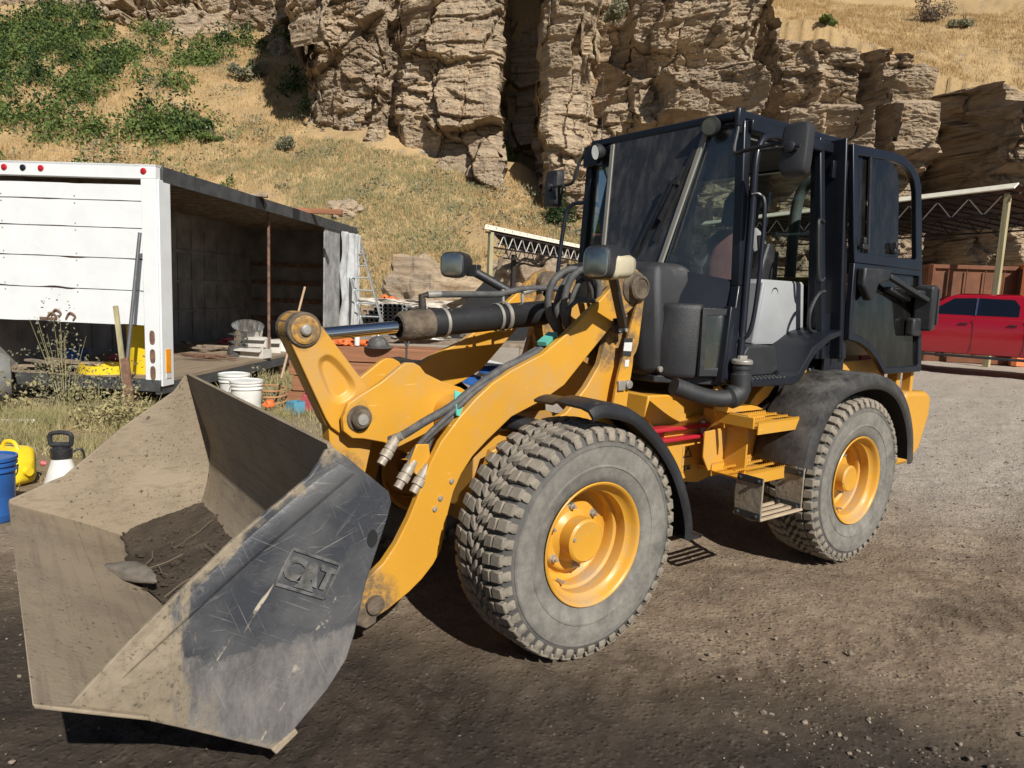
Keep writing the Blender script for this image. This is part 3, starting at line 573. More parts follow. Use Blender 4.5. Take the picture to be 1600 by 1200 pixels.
# coupler frame behind the bucket
m = M()
for s in (1, -1): m.prism([(.88, .10), (1.06, .40), (1.04, .78), (.96, .86), (.86, .80), (.80, .50), (.74, .20)], s*.26, s*.30); m.prism([(.78, .14), (1.0, .30), (1.02, .75), (.9, .70)], s*.16, s*.19)
m.box((.95, 0, .72), (.10, .6, .10)).cyl((.90, -.34, .28), (.90, .34, .28), .05).box((1.0, 0, .45), (.06, .56, .30))
m.build('bucket_coupler', Mt['grease'], LD, bevel=.005)
# ---- tilt cylinder
TC = M().lathe([(.060, -.02), (.068, -.015), (.070, .0), (.070, .20), (.066, .205), (.066, .84), (.060, .86), (.001, .86)], n=36, cap=True, ax='x')
tcm = Matrix.Translation(Vector((.445, 0, 1.362))) @ Matrix.Rotation(math.pi+.0905, 4, 'Y'); TC.xf(tcm)
tc = TC.build('tilt_cylinder', Mt['cyl'], LD)
def tcp(x, r=0, up=1, y=0): return Vector((.445, 0, 1.362))+Vector((-math.cos(.0905)*x, y, math.sin(.0905)*x))+Vector((math.sin(.0905), 0, math.cos(.0905)))*r
M().lathe([(.050, -.035), (.062, -.03), (.072, -.01), (.073, .13), (.068, .14), (.06, .14)], n=30, ax='x').xf(tcm).build('gland', Mt['mudc'], tc)
M().cyl(tcp(-.52), tcp(-.02), .029, 28).build('piston_rod', Mt['chrome'], tc)
M().tube([tcp(-.52), tcp(-.50), tcp(-.44), tcp(-.40)], [.045, .045, .038, .031], 20).build('rod_eye', Mt['grease'], tc)
m = M()
for x in (.20, .52): m.mark().lathe([(.0705, x), (.073, x+.002), (.073, x+.016), (.0705, x+.018)], n=36, ax='x')
m.mark().lathe([(.072, .565), (.078, .567), (.078, .587), (.072, .589)], n=36, ax='x'); m.xf(tcm).build_each('clamp_band', Mt['zinc'], tc)
M().tube([tcp(.10, .06), tcp(.10, .135), tcp(.14, .138)], [.020, .018, .016], 14).build('port_fitting', Mt['grease'], tc)
M().tube([tcp(.13, .138), tcp(.20, .138)], [.017, .017], 14).build('hose_end', Mt['zinc'], tc)
M().tube(sm([tcp(.18, .138), tcp(.40, .125), tcp(.56, .118), tcp(.72, .135), tcp(.95, .12), tcp(1.05, .06)], 6), .0165, 12).build('cylinder_hose', Mt['hose'], tc)
M().tube([tcp(.575, .07), tcp(.575, .14)], .008, 8).build('hose_bracket', Mt['zinc'], tc)
M().tube([tcp(.70, .06), tcp(.70, .11)], .010, 8).tube([tcp(.70, .115), tcp(.80, .132)], .014, 10).build('grease_tee', Mt['zinc'], tc)
M().cyl((-.45, -.16, 1.445), (-.45, .16, 1.445), .05).build('cylinder_pin', Mt['grease'], tc)
# ---- front frame towers
tw = [(-.736, 1.56), (-.64, 1.60), (-.60, 1.52), (-.575, 1.40), (-.545, 1.31), (-.512, 1.191), (-.427, 1.074), (-.30, .95), (.15, .80), (.22, .60), (.12, .42), (-.20, .36), (-.62, .40), (-.70, .70), (-.67, .95), (-.664, 1.069), (-.680, 1.19), (-.682, 1.235), (-.70, 1.255), (-.712, 1.28), (-.735, 1.47)]
FF = M().box((-.22, 0, .66), (.78, .42, .40)).box((-.60, 0, .60), (.22, .30, .50)).build('front_frame', Mt['yels'], LD, bevel=.01)
for s in (1, -1):
    t = M().prism(tw, s*.290, s*.330).build('frame_tower', Mt['yel'] if s > 0 else Mt['yels'], FF, bevel=.005)
M().prism([(-.76, 1.63), (-.62, 1.63), (-.60, 1.50), (-.50, 1.50), (-.45, 1.38), (-.50, 1.2), (-.70, 1.1)], -.20, -.165).prism([(-.76, 1.63), (-.62, 1.63), (-.60, 1.50), (-.40, 1.50), (-.38, 1.38), (-.50, 1.2), (-.70, 1.1)], .165, .20).box((-.66, 0, 1.2), (.05, .6, .5)).build('tower_web', Mt['yels'], FF, bevel=.004)
# lift cylinders (seen through the gap)
for s in (1, -1):
    lc = M().cyl((-.45, s*.245, .80), (.02, s*.245, .92), .042).build('lift_cylinder', Mt['cyl'], LD); M().cyl((.02, s*.245, .92), (.36, s*.245, 1.0), .022).build('piston_rod', Mt['chrome'], lc)
# outer tower face carries decals, seen just behind the arm
OT = M().prism([(-.738, 1.535), (-.70, 1.545), (-.665, 1.43), (-.62, 1.28), (-.58, 1.12), (-.56, 1.0), (-.56, .80), (-.64, .80), (-.668, 1.069), (-.684, 1.19), (-.685, 1.235), (-.705, 1.262), (-.717, 1.30)], .380, .400).build('tower_face', Mt['yel'], FF, bevel=.004)
def decal(pts, name, mt, par, y=.4015, t=.0015): return M().prism(pts, y, y+t).build(name, mt, par)
decal([(-.668, 1.33), (-.605, 1.33), (-.600, 1.24), (-.662, 1.235)], 'label_plate', Mt['labk'], OT); decal([(-.665, 1.308), (-.607, 1.308), (-.603, 1.265), (-.661, 1.262)], 'label_text', Mt['lab'], OT, .4032, .001)
decal([(-.652, 1.218), (-.622, 1.218), (-.620, 1.182), (-.649, 1.181)], 'square_sticker', Mt['lab'], OT)
m = M().box((-.60, .408, 1.085), (.05, .014, .05)).lathe([(.022, .40), (.022, .425), (.001, .427)], (-.645, 0, 1.09), n=20); m.build('plug_bracket', Mt['zinc'], OT, bevel=.002)
# ---- hoses
HS = [
 ([(-.50, .24, 1.25), (-.30, .28, 1.42), (-.30, .30, 1.60), (-.38, .33, 1.67), (-.46, .34, 1.60), (-.48, .33, 1.45)], .018),
 ([(-.44, .20, 1.25), (-.24, .24, 1.42), (-.22, .26, 1.58), (-.32, .28, 1.665), (-.43, .30, 1.62), (-.50, .30, 1.45)], .018),
 ([(-.40, .22, 1.30), (-.36, .24, 1.45), (-.40, .26, 1.60), (-.48, .27, 1.62), (-.54, .27, 1.50)], .013),
 ([(-.35, .25, 1.38), (-.30, .30, 1.46), (-.36, .33, 1.52), (-.46, .35, 1.50), (-.52, .33, 1.42)], .011),
 ([(-.46, .10, 1.30), (-.36, .14, 1.48), (-.42, .16, 1.63), (-.54, .16, 1.66), (-.62, .12, 1.52)], .016)]
for p, r in HS:
    h_ = M().tube(sm(p, 8), r, 12).build('hydraulic_hose', Mt['hose'], LD)
HR = [([(-.22, .30, 1.33), (-.10, .315, 1.255), (.10, .32, 1.185), (.25, .322, 1.105), (.38, .325, 1.025), (.50, .31, .965), (.585, .27, .905), (.625, .22, .875)], .019),
      ([(-.20, .285, 1.30), (.05, .30, 1.19), (.24, .305, 1.09), (.36, .325, .99), (.46, .33, .93), (.53, .32, .86), (.58, .31, .80)], .019),
      ([(-.15, .335, 1.27), (.05, .34, 1.185), (.24, .345, 1.105), (.36, .345, 1.02), (.47, .345, .94), (.54, .33, .87)], .012),
      ([(-.10, .27, 1.24), (.10, .28, 1.15), (.30, .29, 1.03), (.44, .30, .92), (.50, .31, .80), (.52, .31, .72)], .013)]
for p, r in HR: M().tube(sm(p, 8), r, 12).build('hydraulic_hose', Mt['hose'], LD)
m = M().bar((.33, .30, 1.085), (.36, .372, .985), .006, .045, (1, 0, .5)); m.build('hose_strap', Mt['teal'], LD)
M().bar((-.22, .29, 1.345), (-.12, .33, 1.300), .05, .02).build('hose_strap', Mt['teal'], LD)
m = M()
def fit(m, p, d, rs, L):
    p = Vector(p); d = Vector(d).normalized(); pts = [p]; rr = [rs[0]]; q = p
    for r, l in zip(rs, L): pts += [q+d*.0005, q+d*l]; rr += [r, r]; q = q+d*l
    m.tube(pts, rr, 14)
M().tube([(.60, .285, .905), (.625, .26, .885)], .0185, 12).build('hose_end', Mt['zinc'], LD)
CP = M().plate([(.50, .335, .87), (.56, .335, .875), (.60, .335, .78), (.555, .335, .735), (.48, .335, .74)], .012).build('coupler_bracket', Mt['yel'], LD, bevel=.004)
m = M()
for x, z in ((.555, .835), (.535, .785)): m.mark().lathe([(.012, .335), (.012, .345), (.001, .346)], (x, 0, z), n=12)
m.build_each('bolt_head', Mt['zinc'], CP)
for p, d in (((.615, .265, .895), (.60, .12, -.78)), ((.565, .33, .80), (.60, .1, -.78)), ((.50, .345, .775), (.60, .12, -.78))):
    m = M(); fit(m, p, d, (.022, .026, .022, .028, .020), (.03, .035, .006, .03, .035)); m.build('quick_coupler', Mt['brass'], CP)
# ---- headlights on stalks
def headlight(s):
    o = M().loft([(-.118, .65, 1.686, .066, .066), (-.125, .65, 1.686, .074, .074), (-.20, .65, 1.688, .076, .078), (-.29, .645, 1.695, .066, .066), (-.36, .635, 1.70, .045, .040), (-.392, .628, 1.70, .018, .016)], 3.3).xf(Matrix.Scale(s, 4, (0, 1, 0)))
    hT = Matrix.Translation((-.25, s*.65, 0)) @ Matrix.Rotation(R(10 if s > 0 else 34), 4, 'Z') @ Matrix.Diagonal((1 if s > 0 else .72, 1, 1, 1)) @ Matrix.Translation((.25, -s*.65, 0)); o = o.xf(hT).build('headlight', Mt['blk'], LD)
    M().loft([(-.112, .65, 1.686, .045, .045), (-.116, .65, 1.686, .066, .064), (-.123, .65, 1.686, .067, .066)], 4).xf(hT @ Matrix.Scale(s, 4, (0, 1, 0))).build('reflector', Mt['refl'], o)
    M().loft([(-.108, .65, 1.686, .03, .03), (-.113, .65, 1.686, .064, .062), (-.118, .65, 1.686, .065, .064)], 4).xf(hT @ Matrix.Scale(s, 4, (0, 1, 0))).build('lens', Mt['lens'], o)
    if s > 0:
        m = M().loft([(-.165, .660, 1.670, .062, .052), (-.18, .662, 1.670, .077, .058), (-.29, .660, 1.676, .072, .056), (-.355, .648, 1.682, .055, .044), (-.395, .632, 1.688, .02, .02)], 3.2); m.xf(hT).build('side_lens', Mt['cream'], o)
    return o
headlight(1); headlight(-1)
for s in (1, -1):
    m = M().bar((-.30, s*.60, 1.64), (-.565, s*.425, 1.40), .05, .035, (1, 0, .6)); m.plate([(-.52, s*.403, 1.43), (-.62, s*.403, 1.44), (-.625, s*.403, 1.36), (-.545, s*.403, 1.35)], .010*s)
    if s < 0: m = M().cyl((-.33, -.60, 1.655), (-.66, -.40, 1.46), .028, 16); m.box((-.335, -.61, 1.66), (.06, .07, .07), (0, 0, .5))
    st_ = m.build('lamp_stalk', Mt['blk'], LD, bevel=.004)
    if s > 0:
        m = M()
        for x in (-.60, -.555): m.mark().lathe([(.010, .415), (.010, .422), (.001, .423)], (x, 0, 1.372), n=10)
        m.build_each('bolt_head', Mt['zinc'], st_)
# ---- fenders
def sweep_fender(path, y0, y1, lip, par, t=.012, flare=0.0, name='fender'):
    P = sm([(a, 0, b) for a, b in path], 6); n = len(P); ys = [(y0, 0), (y0+.02, .0), ((y0+y1)/2-.06, .004), ((y0+y1)/2-.03, .018+flare), (y1-.05, .018+flare), (y1-.012, .008+flare), (y1, -lip*.5), (y1+.001, -lip)]
    vs = []
    for k, p in enumerate(P):
        a = P[max(k-1, 0)]; b = P[min(k+1, n-1)]; d = (b-a).normalized(); nn = Vector((-d.z, 0, d.x)); nn = -nn if nn.dot(p-Vector((par[0], 0, .49))) < 0 else nn
        for y, o in ys: q = p+nn*o; vs.append((q.x, y, q.z))
        for y, o in reversed(ys): q = p+nn*(o-t); vs.append((q.x, y-(t if y > (y0+y1)/2+.1 and y0 < y1 else 0), q.z))
    m_ = len(ys)*2; f = [(k*m_+j, k*m_+(j+1) % m_, (k+1)*m_+(j+1) % m_, (k+1)*m_+j) for k in range(n-1) for j in range(m_)]
    f += [tuple(range(m_)), tuple((n-1)*m_+j for j in range(m_-1, -1, -1))]
    return M().add(vs, f)
fpath = [(.10, 1.075), (.06, 1.09), (0, 1.092), (-.14, 1.060), (-.24, 1.0), (-.36, .90), (-.47, .77), (-.55, .62), (-.59, .50), (-.595, .43)]
rpath = [(-1.50, .66), (-1.535, .80), (-1.62, .95), (-1.74, 1.05), (-1.90, 1.105), (-2.10, 1.125), (-2.30, 1.105), (-2.48, 1.03), (-2.62, .90), (-2.71, .74), (-2.75, .56)]
for s in (1, -1):
    sc_ = Matrix.Scale(s, 4, (0, 1, 0))
    sweep_fender(fpath, .56, .935, .035, (0,)).xf(sc_).build('front_fender', Mt['blk'], LD, ang=50)
    rf = sweep_fender(rpath, .40, .955, .05, (-2.17,), flare=.012).xf(sc_).build('rear_fender', Mt['blkd'], LD, ang=50)
M().prism([(-.57, .435), (-.66, .435), (-.66, .42), (-.57, .42)], .70, .93).box((-.66, .82, .43), (.02, .22, .012)).build('mud_flap_bracket', Mt['blk'], LD)
# ---- rear chassis
RC = M().prism([(-.82, 1.02), (-.80, .90), (-.95, .78), (-1.00, .55), (-1.15, .50), (-1.30, .48), (-1.62, .55), (-2.9, .55), (-2.9, 1.05), (-1.55, 1.05), (-1.45, 1.0)], -.40, .40).build('rear_frame', Mt['yel'], LD, bevel=.008)
M().box((-.86, 0, .62), (.42, .26, .16)).box((-.86, 0, .92), (.30, .2, .1)).cyl((-.85, 0, .45), (-.85, 0, 1.02), .06).build('articulation_joint', Mt['grease'], LD)
M().cyl((0, -.55, .495), (0, .55, .495), .085).cyl((-2.17, -.55, .495), (-2.17, .55, .495), .085).box((0, 0, .5), (.25, .35, .25)).box((-2.17, 0, .5), (.25, .35, .25)).build('axle', Mt['yels'], LD)
M().prism([(-1.52, .95), (-1.62, 1.0), (-1.72, 1.10), (-1.66, 1.12), (-1.50, 1.02), (-1.44, .96)], .41, .60).prism([(-1.62, 1.16), (-2.9, 1.2), (-2.9, 1.05), (-1.75, 1.09)], .30, .62).build('fender_bracket', Mt['yels'], LD, bevel=.004)
m = M().box((-.99, .47, .845), (.52, .07, .022)).box((-.99, .47, .785), (.52, .07, .022)).box((-.99, .445, .815), (.50, .012, .05))
m.build('steering_lock_bar', Mt['red'], LD, bevel=.006)
M().cyl((-1.20, .475, .765), (-1.20, .475, .87), .018, 12).build('lock_pin', Mt['zinc'], LD)
# side box with warning label behind the joint
SB = M().prism([(-.90, .82), (-.90, .58), (-1.0, .53), (-1.12, .545), (-1.24, .60), (-1.24, .90), (-1.10, .86)], .40, .46).box((-1.235, .60, .76), (.014, .30, .36)).box((-1.225, .50, .60), (.05, .16, .03)).build('step_bracket', Mt['yel'], LD, bevel=.004)
wl = M().box((-1.10, .4615, .655), (.085, .003, .15)).build('warning_label', Mt['yels'], SB)
M().bar((-1.10, .4645, .72), (-1.135, .4645, .665), .004, .006, (0, 1, 0)).bar((-1.10, .4645, .72), (-1.065, .4645, .665), .004, .006, (0, 1, 0)).bar((-1.135, .4645, .667), (-1.065, .4645, .667), .004, .006, (0, 1, 0)).box((-1.10, .4645, .615), (.07, .003, .004)).box((-1.115, .4645, .60), (.03, .003, .015)).box((-1.08, .4645, .60), (.012, .003, .03)).build('label_print', Mt['labk'], SB)
# steps
def serr(x0, x1, y0, y1, z, name, par):
    m = M().box(((x0+x1)/2, (y0+y1)/2, z-.035), (x1-x0, y1-y0, .004))
    for yy in (y0, y1): m.box(((x0+x1)/2, yy, z-.035), (x1-x0, .006, .06))
    m.box((x0, (y0+y1)/2, z-.03), (.006, y1-y0, .055))
    for yy in np.linspace(y0, y1, 4):
        k = int((x1-x0)/.018)
        for i in range(k):
            x = x0+(i+.5)*(x1-x0)/k; m.prism([(x-.008, z-.006), (x, z+.008), (x+.008, z-.006)], yy-.003, yy+.003)
    return m.build(name, Mt['yel'], par, bevel=0)
SP = M().prism([(-1.05, .70), (-1.05, .84), (-1.24, .85), (-1.52, .86), (-1.56, .84), (-1.56, .77), (-1.53, .745), (-1.53, .70), (-1.62, .68), (-1.64, .66), (-1.63, .54), (-1.60, .52), (-1.52, .52), (-1.48, .62), (-1.10, .62)], .600, .610).build('step_panel', Mt['yel'], LD, bevel=.003)
m = M()
for x in (-1.41, -1.52): m.mark().cyl((x, .61, .795), (x, .635, .795), .013, 12)
m.build_each('step_bolt', Mt['zinc'], SP)
serr(-1.56, -1.18, .63, .84, .92, 'upper_step', SP); serr(-1.56, -1.12, .615, .84, .655, 'lower_step', SP)
M().prism([(-1.12, .93), (-1.10, 1.08), (-1.13, 1.09), (-1.30, .99), (-1.50, .95), (-1.56, .93)], .600, .618).box((-1.13, .73, .92), (.012, .24, .06)).build('step_gusset', Mt['yel'], SP, bevel=.003)
ST = M()
for x in (-1.10, -1.47): ST.mark().prism([(.80, .64), (.955, .655), (.955, .62), (.955, .44), (.90, .42), (.80, .44), (.79, .55)], x-.006, x+.006, 'x')
stirrup_m = simple('dirty_rubber_flap', (.24, .20, .15), .9, var=.3, bump=.4)
st1, st2 = ST.build_each('step_side', stirrup_m, LD, bevel=.003)
m = M()
for y in (.80, .85, .90, .95): m.box((-1.285, y, .44), (.37, .022, .012))
for x in (-1.105, -1.465): m.box((x, .875, .44), (.022, .17, .014))
m.build('tread_bars', simple('pale_dirty_steel', (.42, .33, .23), .7, var=.2, dust=.2), st1, bevel=.002)
m = M()
for x in (-1.092, -1.46):
    for z in (.455, .64):
        m.mark().box((x, .88, z), (.008, .15, .035))
        for y in (.825, .935): m.cyl((x, y, z), (x+.018, y, z), .010, 8)
m.build_each('clamp_strip', Mt['gryp'], st1, bevel=.002)
# ---- fuel filler neck
m = M().tube(sm([(-.78, .60, 1.10), (-.95, .66, 1.045), (-1.08, .71, 1.035), (-1.15, .73, 1.075), (-1.155, .73, 1.15), (-1.155, .73, 1.19)], 6), [.045]*13+[.06]*5+[.055]*8+[.045]*5, 20)
ff = m.build('fuel_filler_neck', Mt['gryp'], LD)
M().lathe([(.046, 1.15), (.050, 1.155), (.050, 1.165), (.046, 1.17), (.046, 1.185), (.050, 1.19), (.050, 1.20), (.044, 1.205), (.044, 1.215)], (-1.155, .73, 0), 'z', 24).build('hose_clamp', Mt['gryp'], ff)
M().lathe([(.052, 1.215), (.055, 1.22), (.055, 1.235), (.045, 1.242), (.001, 1.242)], (-1.155, .73, 0), 'z', 24, True).box((-1.155, .73, 1.25), (.06, .02, .02)).build('filler_cap', Mt['zinc'], ff, bevel=.002)
# ---- platform / cab floor and sill
M().prism([(-1.17, 1.135), (-1.17, 1.10), (-1.55, 1.095), (-1.62, 1.115), (-1.75, 1.26), (-1.90, 1.34), (-2.02, 1.37), (-2.02, 1.40), (-1.88, 1.375), (-1.72, 1.30), (-1.60, 1.16), (-1.54, 1.135)], .52, .79).build('cab_sill', Mt['blkp'], LD, bevel=.005)
M().prism([(-1.18, 1.137), (-1.54, 1.137), (-1.60, 1.165), (-1.56, 1.30), (-1.30, 1.30), (-1.22, 1.20)], .40, .66).build('floor_riser', Mt['gryp'], LD, bevel=.008)
m = M()
for i in range(9):
    for j in range(3): m.lathe([(.012, 1.136), (.009, 1.142), (.001, 1.142)], (-1.22-i*.036, .69+j*.033, 0), 'z', 8)
m.build('sill_studs', Mt['gryp'], LD)
# ---- rear body
CW = M().prism([(-2.95, .98), (-3.26, .97), (-3.34, .93), (-3.34, .80), (-3.24, .56), (-3.10, .47), (-2.90, .47), (-2.88, .70)], -.78, .78).build('counterweight', Mt['yel'], LD, bevel=.03, seg=3)
M().prism([(-2.28, 1.12), (-2.28, 1.72), (-2.9, 1.68), (-3.12, 1.58), (-3.18, 1.2), (-3.15, 1.0), (-2.3, 1.0)], -.46, .46).build('engine_hood', Mt['yel'], LD, bevel=.03, seg=3)
M().box((-3.0, .66, 1.03), (.05, .07, .22)).box((-3.12, .70, 1.03), (.04, .06, .22)).box((-3.06, .60, 1.0), (.2, .06, .05)).build('rear_post', Mt['yel'], LD, bevel=.005)
RP = M().box((-2.80, .60, 1.12), (.34, .02, .20)).build('red_panel', Mt['red'], LD, bevel=.003)
text_mesh('panel_letters', 'T&L', .07, Mt['lab'], RP, frame4(Vector((-2.79, .613, 1.12)), Vector((-1, 0, 0)), Vector((0, 0, 1))), .001, 0)
M().lathe([(.035, .60), (.035, .625), (.02, .63), (.001, .63)], (-3.22, 0, 1.88), n=20).tube([(-3.05, .5, 1.6), (-3.10, .6, 1.85), (-3.22, .6, 1.88)], .012, 8).build('tail_lamp', Mt['blk'], LD)
# ================= cab =================
def sx(p, s): return (p[0], p[1]*s, p[2])
CB = M().prism([(-1.19, .575), (-1.19, -.575), (-2.22, -.585), (-2.30, -.45), (-2.30, .45), (-2.22, .60)], 2.492, 2.538, 'z')
CB = CB.build('cab', Mt['blkp'], LD, bevel=.012, seg=3)
M().prism([(-1.30, .50), (-1.30, -.50), (-2.15, -.5), (-2.15, .5)], 2.40, 2.476, 'z').build('headliner', simple('grey_headliner', (.10, .10, .095), .9), CB)
dT, dB, aT, aM, aB = (-1.20, .362, 2.495), (-1.03, .225, 1.70), (-1.22, .574, 2.48), (-1.22, .62, 1.62), (-1.115, .655, 1.12)
m = M()
for s in (1, -1):
    m.bar(sx(aT, s), sx(aM, s), .055, .06, (1, 0, 0)).bar(sx(aM, s), sx(aB, s), .055, .06, (1, 0, 0))
    m.bar((-2.22, s*.57, 2.48), (-2.24, s*.64, 1.12), .07, .07, (1, 0, 0))
m.bar((-1.215, -.574, 2.468), (-1.215, .574, 2.468), .03, .015)
m.bar(sx(aT, -1), (-2.22, -.57, 2.45), .05, .05); m.bar((-1.22, .60, 2.455), (-2.22, .60, 2.455), .06, .06)
m.bar((-2.24, -.6, 2.44), (-2.24, .6, 2.44), .06, .08).box((-2.25, 0, 1.38), (.05, 1.2, .56)).box((-1.70, -.645, 1.33), (1.1, .03, .42)).box((-1.72, -.64, 1.56), (1.05, .04, .05))
m.build('cab_frame', Mt['blkp'], CB, bevel=.008)
# B pillar assembly on the door side
m = M().bar((-1.90, .60, 2.50), (-1.97, .70, 1.22), .045, .05, (1, 0, 0)).bar((-2.14, .61, 2.50), (-2.16, .72, 1.22), .045, .05, (1, 0, 0)).bar((-2.02, .595, 2.50), (-2.06, .665, 1.22), .02, .22, (0, 1, 0))
m.bar((-2.03, .60, 1.22), (-2.08, .72, .95), .16, .03, (0, 1, 0)).box((-2.04, .66, 1.30), (.26, .09, .16))
m.build('door_pillar', Mt['blkp'], CB, bevel=.008)
m = M().box((-2.11, .70, 1.08), (.22, .02, .32)).lathe([(.016, .71), (.016, .722), (.001, .724)], (-2.06, 0, 1.06), n=12).build('pillar_foot_plate', Mt['blkp'], CB, bevel=.004)
# windshield glass, corner panes, side and rear panes
def pane(pts, mt, name='pane', t=.006, par=CB): return M().plate(pts, t).build(name, mt, par)
pane([(dT[0], dT[1], dT[2]), (dT[0], -dT[1], dT[2]), (dB[0], -dB[1], dB[2]), (dB[0], dB[1], dB[2])], Mt['glw'], 'windshield')
for s in (1, -1):
    g = pane([sx(p, s) for p in ((-1.205, .37, 2.485), (-1.225, .56, 2.485), (-1.22, .60, 1.63), (-1.045, .235, 1.685))], Mt['gl'], 'corner_pane')
    # bonded black band at the foot of the pane, rounded inner corners
    M().plate([sx(p, s) for p in ((-1.03, .235, 1.72), (-1.206, .595, 1.655), (-1.205, .605, 1.50), (-1.02, .52, 1.50), (-.93, .30, 1.50), (-.99, .235, 1.66))], .012*s).build('glass_border', Mt['blkp'], CB, bevel=.003)
m = M()
for s in (1, -1): m.mark().bar((-1.19, s*.366, 2.485), (-1.02, s*.229, 1.70), .026, .014, (1, 0, 0))
m.build_each('glazing_strip', simple('grey_rubber_strip', (.24, .23, .20), .7, var=.1), CB)
pane([(-1.27, -.60, 2.42), (-2.20, -.59, 2.42), (-2.21, -.64, 1.58), (-1.25, -.64, 1.58)], Mt['gl'], 'side_pane')
pane([(-2.25, -.55, 2.40), (-2.25, .55, 2.40), (-2.26, .58, 1.65), (-2.26, -.58, 1.65)], Mt['gl'], 'rear_pane')
# lower front: dash cover, moulded panel, foot window
plan0 = [(-.80, .30), (-.83, .37), (-.88, .42)]
m = M(); secs = []
def ring(z, pts): return [(x, y, z) for x, y in pts]
def mirror_plan(pts): return pts+[(x, -y) for x, y in reversed(pts)]
lv = [(1.115, [(-.86, .34), (-.90, .40), (-1.2, .44)]), (1.15, [(-.815, .34), (-.86, .42), (-1.2, .44)]), (1.45, [(-.775, .33), (-.83, .42), (-1.2, .44)]), (1.64, [(-.79, .31), (-.84, .395), (-1.2, .40)]), (1.715, [(-.81, .29), (-.86, .375), (-1.15, .36)]), (1.735, [(-.86, .26), (-.90, .32), (-1.10, .30)])]
vs = []; n = 6
for z, p in lv: vs += ring(z, mirror_plan(p))
f = [(i*n+k, i*n+(k+1) % n, (i+1)*n+(k+1) % n, (i+1)*n+k) for i in range(len(lv)-1) for k in range(n)]+[tuple(range(n)), tuple((len(lv)-1)*n+k for k in range(n-1, -1, -1))]
m.add(vs, f); m.build('dash_cover', Mt['gryp'], CB, bevel=.022, seg=4)
M().lathe([(.016, 0), (.016, .014), (.001, .016)], (0, 0, 0), n=12).xf(Matrix.Translation((-.86, .425, 1.165))).build('cover_bolt', Mt['zinc'], CB)
for s in (1, -1):
    a = [(-.868, .405), (-.898, .462), (-.945, .522), (-.997, .568)]
    vs = []; t = [(1.12, .01, -.01), (1.14, .0, 0), (1.32, -.008, .003), (1.50, .0, 0), (1.52, .01, -.01)]
    for z, dx, dy in t:
        for k, (x, y) in enumerate(a):
            b = [0, .007, .008, 0][k]; vs.append((x-dx+b, (y+dy+b*.7)*s, z))
        vs += [(-1.06, (.53)*s, z), (-.95, .40*s, z)]
    n = 6; f = [(i*n+k, i*n+(k+1) % n, (i+1)*n+(k+1) % n, (i+1)*n+k) for i in range(4) for k in range(n)]+[tuple(range(n)), tuple(4*n+k for k in range(n-1, -1, -1))]
    M().add(vs, f).build('moulded_panel', Mt['gryp'], CB, bevel=.010, ang=50)
    q = [(-.995, .572, 1.50), (-1.15, .632, 1.50), (-1.13, .64, 1.14), (-.985, .585, 1.14)]; Q = [Vector(sx(p, s)) for p in q]
    ins = [Q[0]*.82+Q[1]*.18, Q[1]*.82+Q[0]*.18, Q[2]*.82+Q[3]*.18, Q[3]*.82+Q[2]*.18]
    ins = [ins[0]+Vector((0, 0, -.04)), ins[1]+Vector((0, 0, -.035)), ins[2]+Vector((0, 0, .045)), ins[3]+Vector((0, 0, .04))]
    fr = M(); nn = (Q[1]-Q[0]).cross(Q[3]-Q[0]).normalized()*(.012)
    vs = Q+ins+[p-nn for p in Q]+[p-nn for p in ins]
    fr.add(vs, [(i, (i+1) % 4, 4+(i+1) % 4, 4+i) for i in range(4)]+[(8+i, 12+i, 12+(i+1) % 4, 8+(i+1) % 4) for i in range(4)]+[(i, 8+i, 8+(i+1) % 4, (i+1) % 4) for i in range(4)]+[(4+i, 4+(i+1) % 4, 12+(i+1) % 4, 12+i) for i in range(4)])
    w_ = fr.build('foot_window_frame', Mt['blk'], CB, bevel=.003)
    pane([p-nn*.6 for p in ins], Mt['gl'], 'foot_window')
    m = M().bar(sx((-1.15, .632, 1.51), s), sx((-1.10, .648, 1.11), s), .05, .05, (1, 0, 0)); m.build('lower_pillar', Mt['blkp'], CB, bevel=.006)
M().prism([(-.85, .40), (-1.12, .63), (-2.24, .62), (-2.24, -.62), (-1.12, -.63), (-.85, -.40)], 1.09, 1.13, 'z').build('cab_floor', Mt['blk'], CB, bevel=.006)
# interior
m = M().prism([(-1.60, 1.135), (-1.50, 1.45), (-1.62, 1.50), (-2.0, 1.48), (-2.05, 1.135)], -.18, .30).build('seat_base', Mt['blk'], CB, bevel=.02)
SE = M().loft([(-1.50, .06, 1.52, .20, .04), (-1.54, .06, 1.53, .25, .07), (-1.90, .06, 1.52, .25, .07), (-1.96, .06, 1.52, .22, .05)], 4).build('seat', Mt['seat'], CB)
def vloft(secs, e=3, n=24):                          # stacked in z: (z, xc, yc, hx, hy)
    return M().loft([(z, yc, xc, hy, hx) for z, xc, yc, hx, hy in secs], e, n).xf(Matrix(((0, 0, 1, 0), (0, 1, 0, 0), (1, 0, 0, 0), (0, 0, 0, 1))))
vloft([(1.56, -1.86, .06, .04, .20), (1.60, -1.87, .06, .07, .245), (1.80, -1.90, .06, .07, .25), (1.96, -1.94, .06, .06, .20), (2.01, -1.95, .06, .035, .14)]).build('backrest', Mt['seat'], SE)
vloft([(1.60, -1.835, .06, .05, .13), (1.80, -1.865, .06, .053, .15), (1.96, -1.905, .06, .05, .12), (2.0, -1.92, .06, .03, .09)]).build('backrest_panel', Mt['seatr'], SE)
vloft([(2.03, -1.95, .06, .03, .10), (2.06, -1.95, .06, .05, .13), (2.20, -1.97, .06, .05, .13), (2.25, -1.975, .06, .03, .10)]).build('headrest', Mt['blk'], SE)
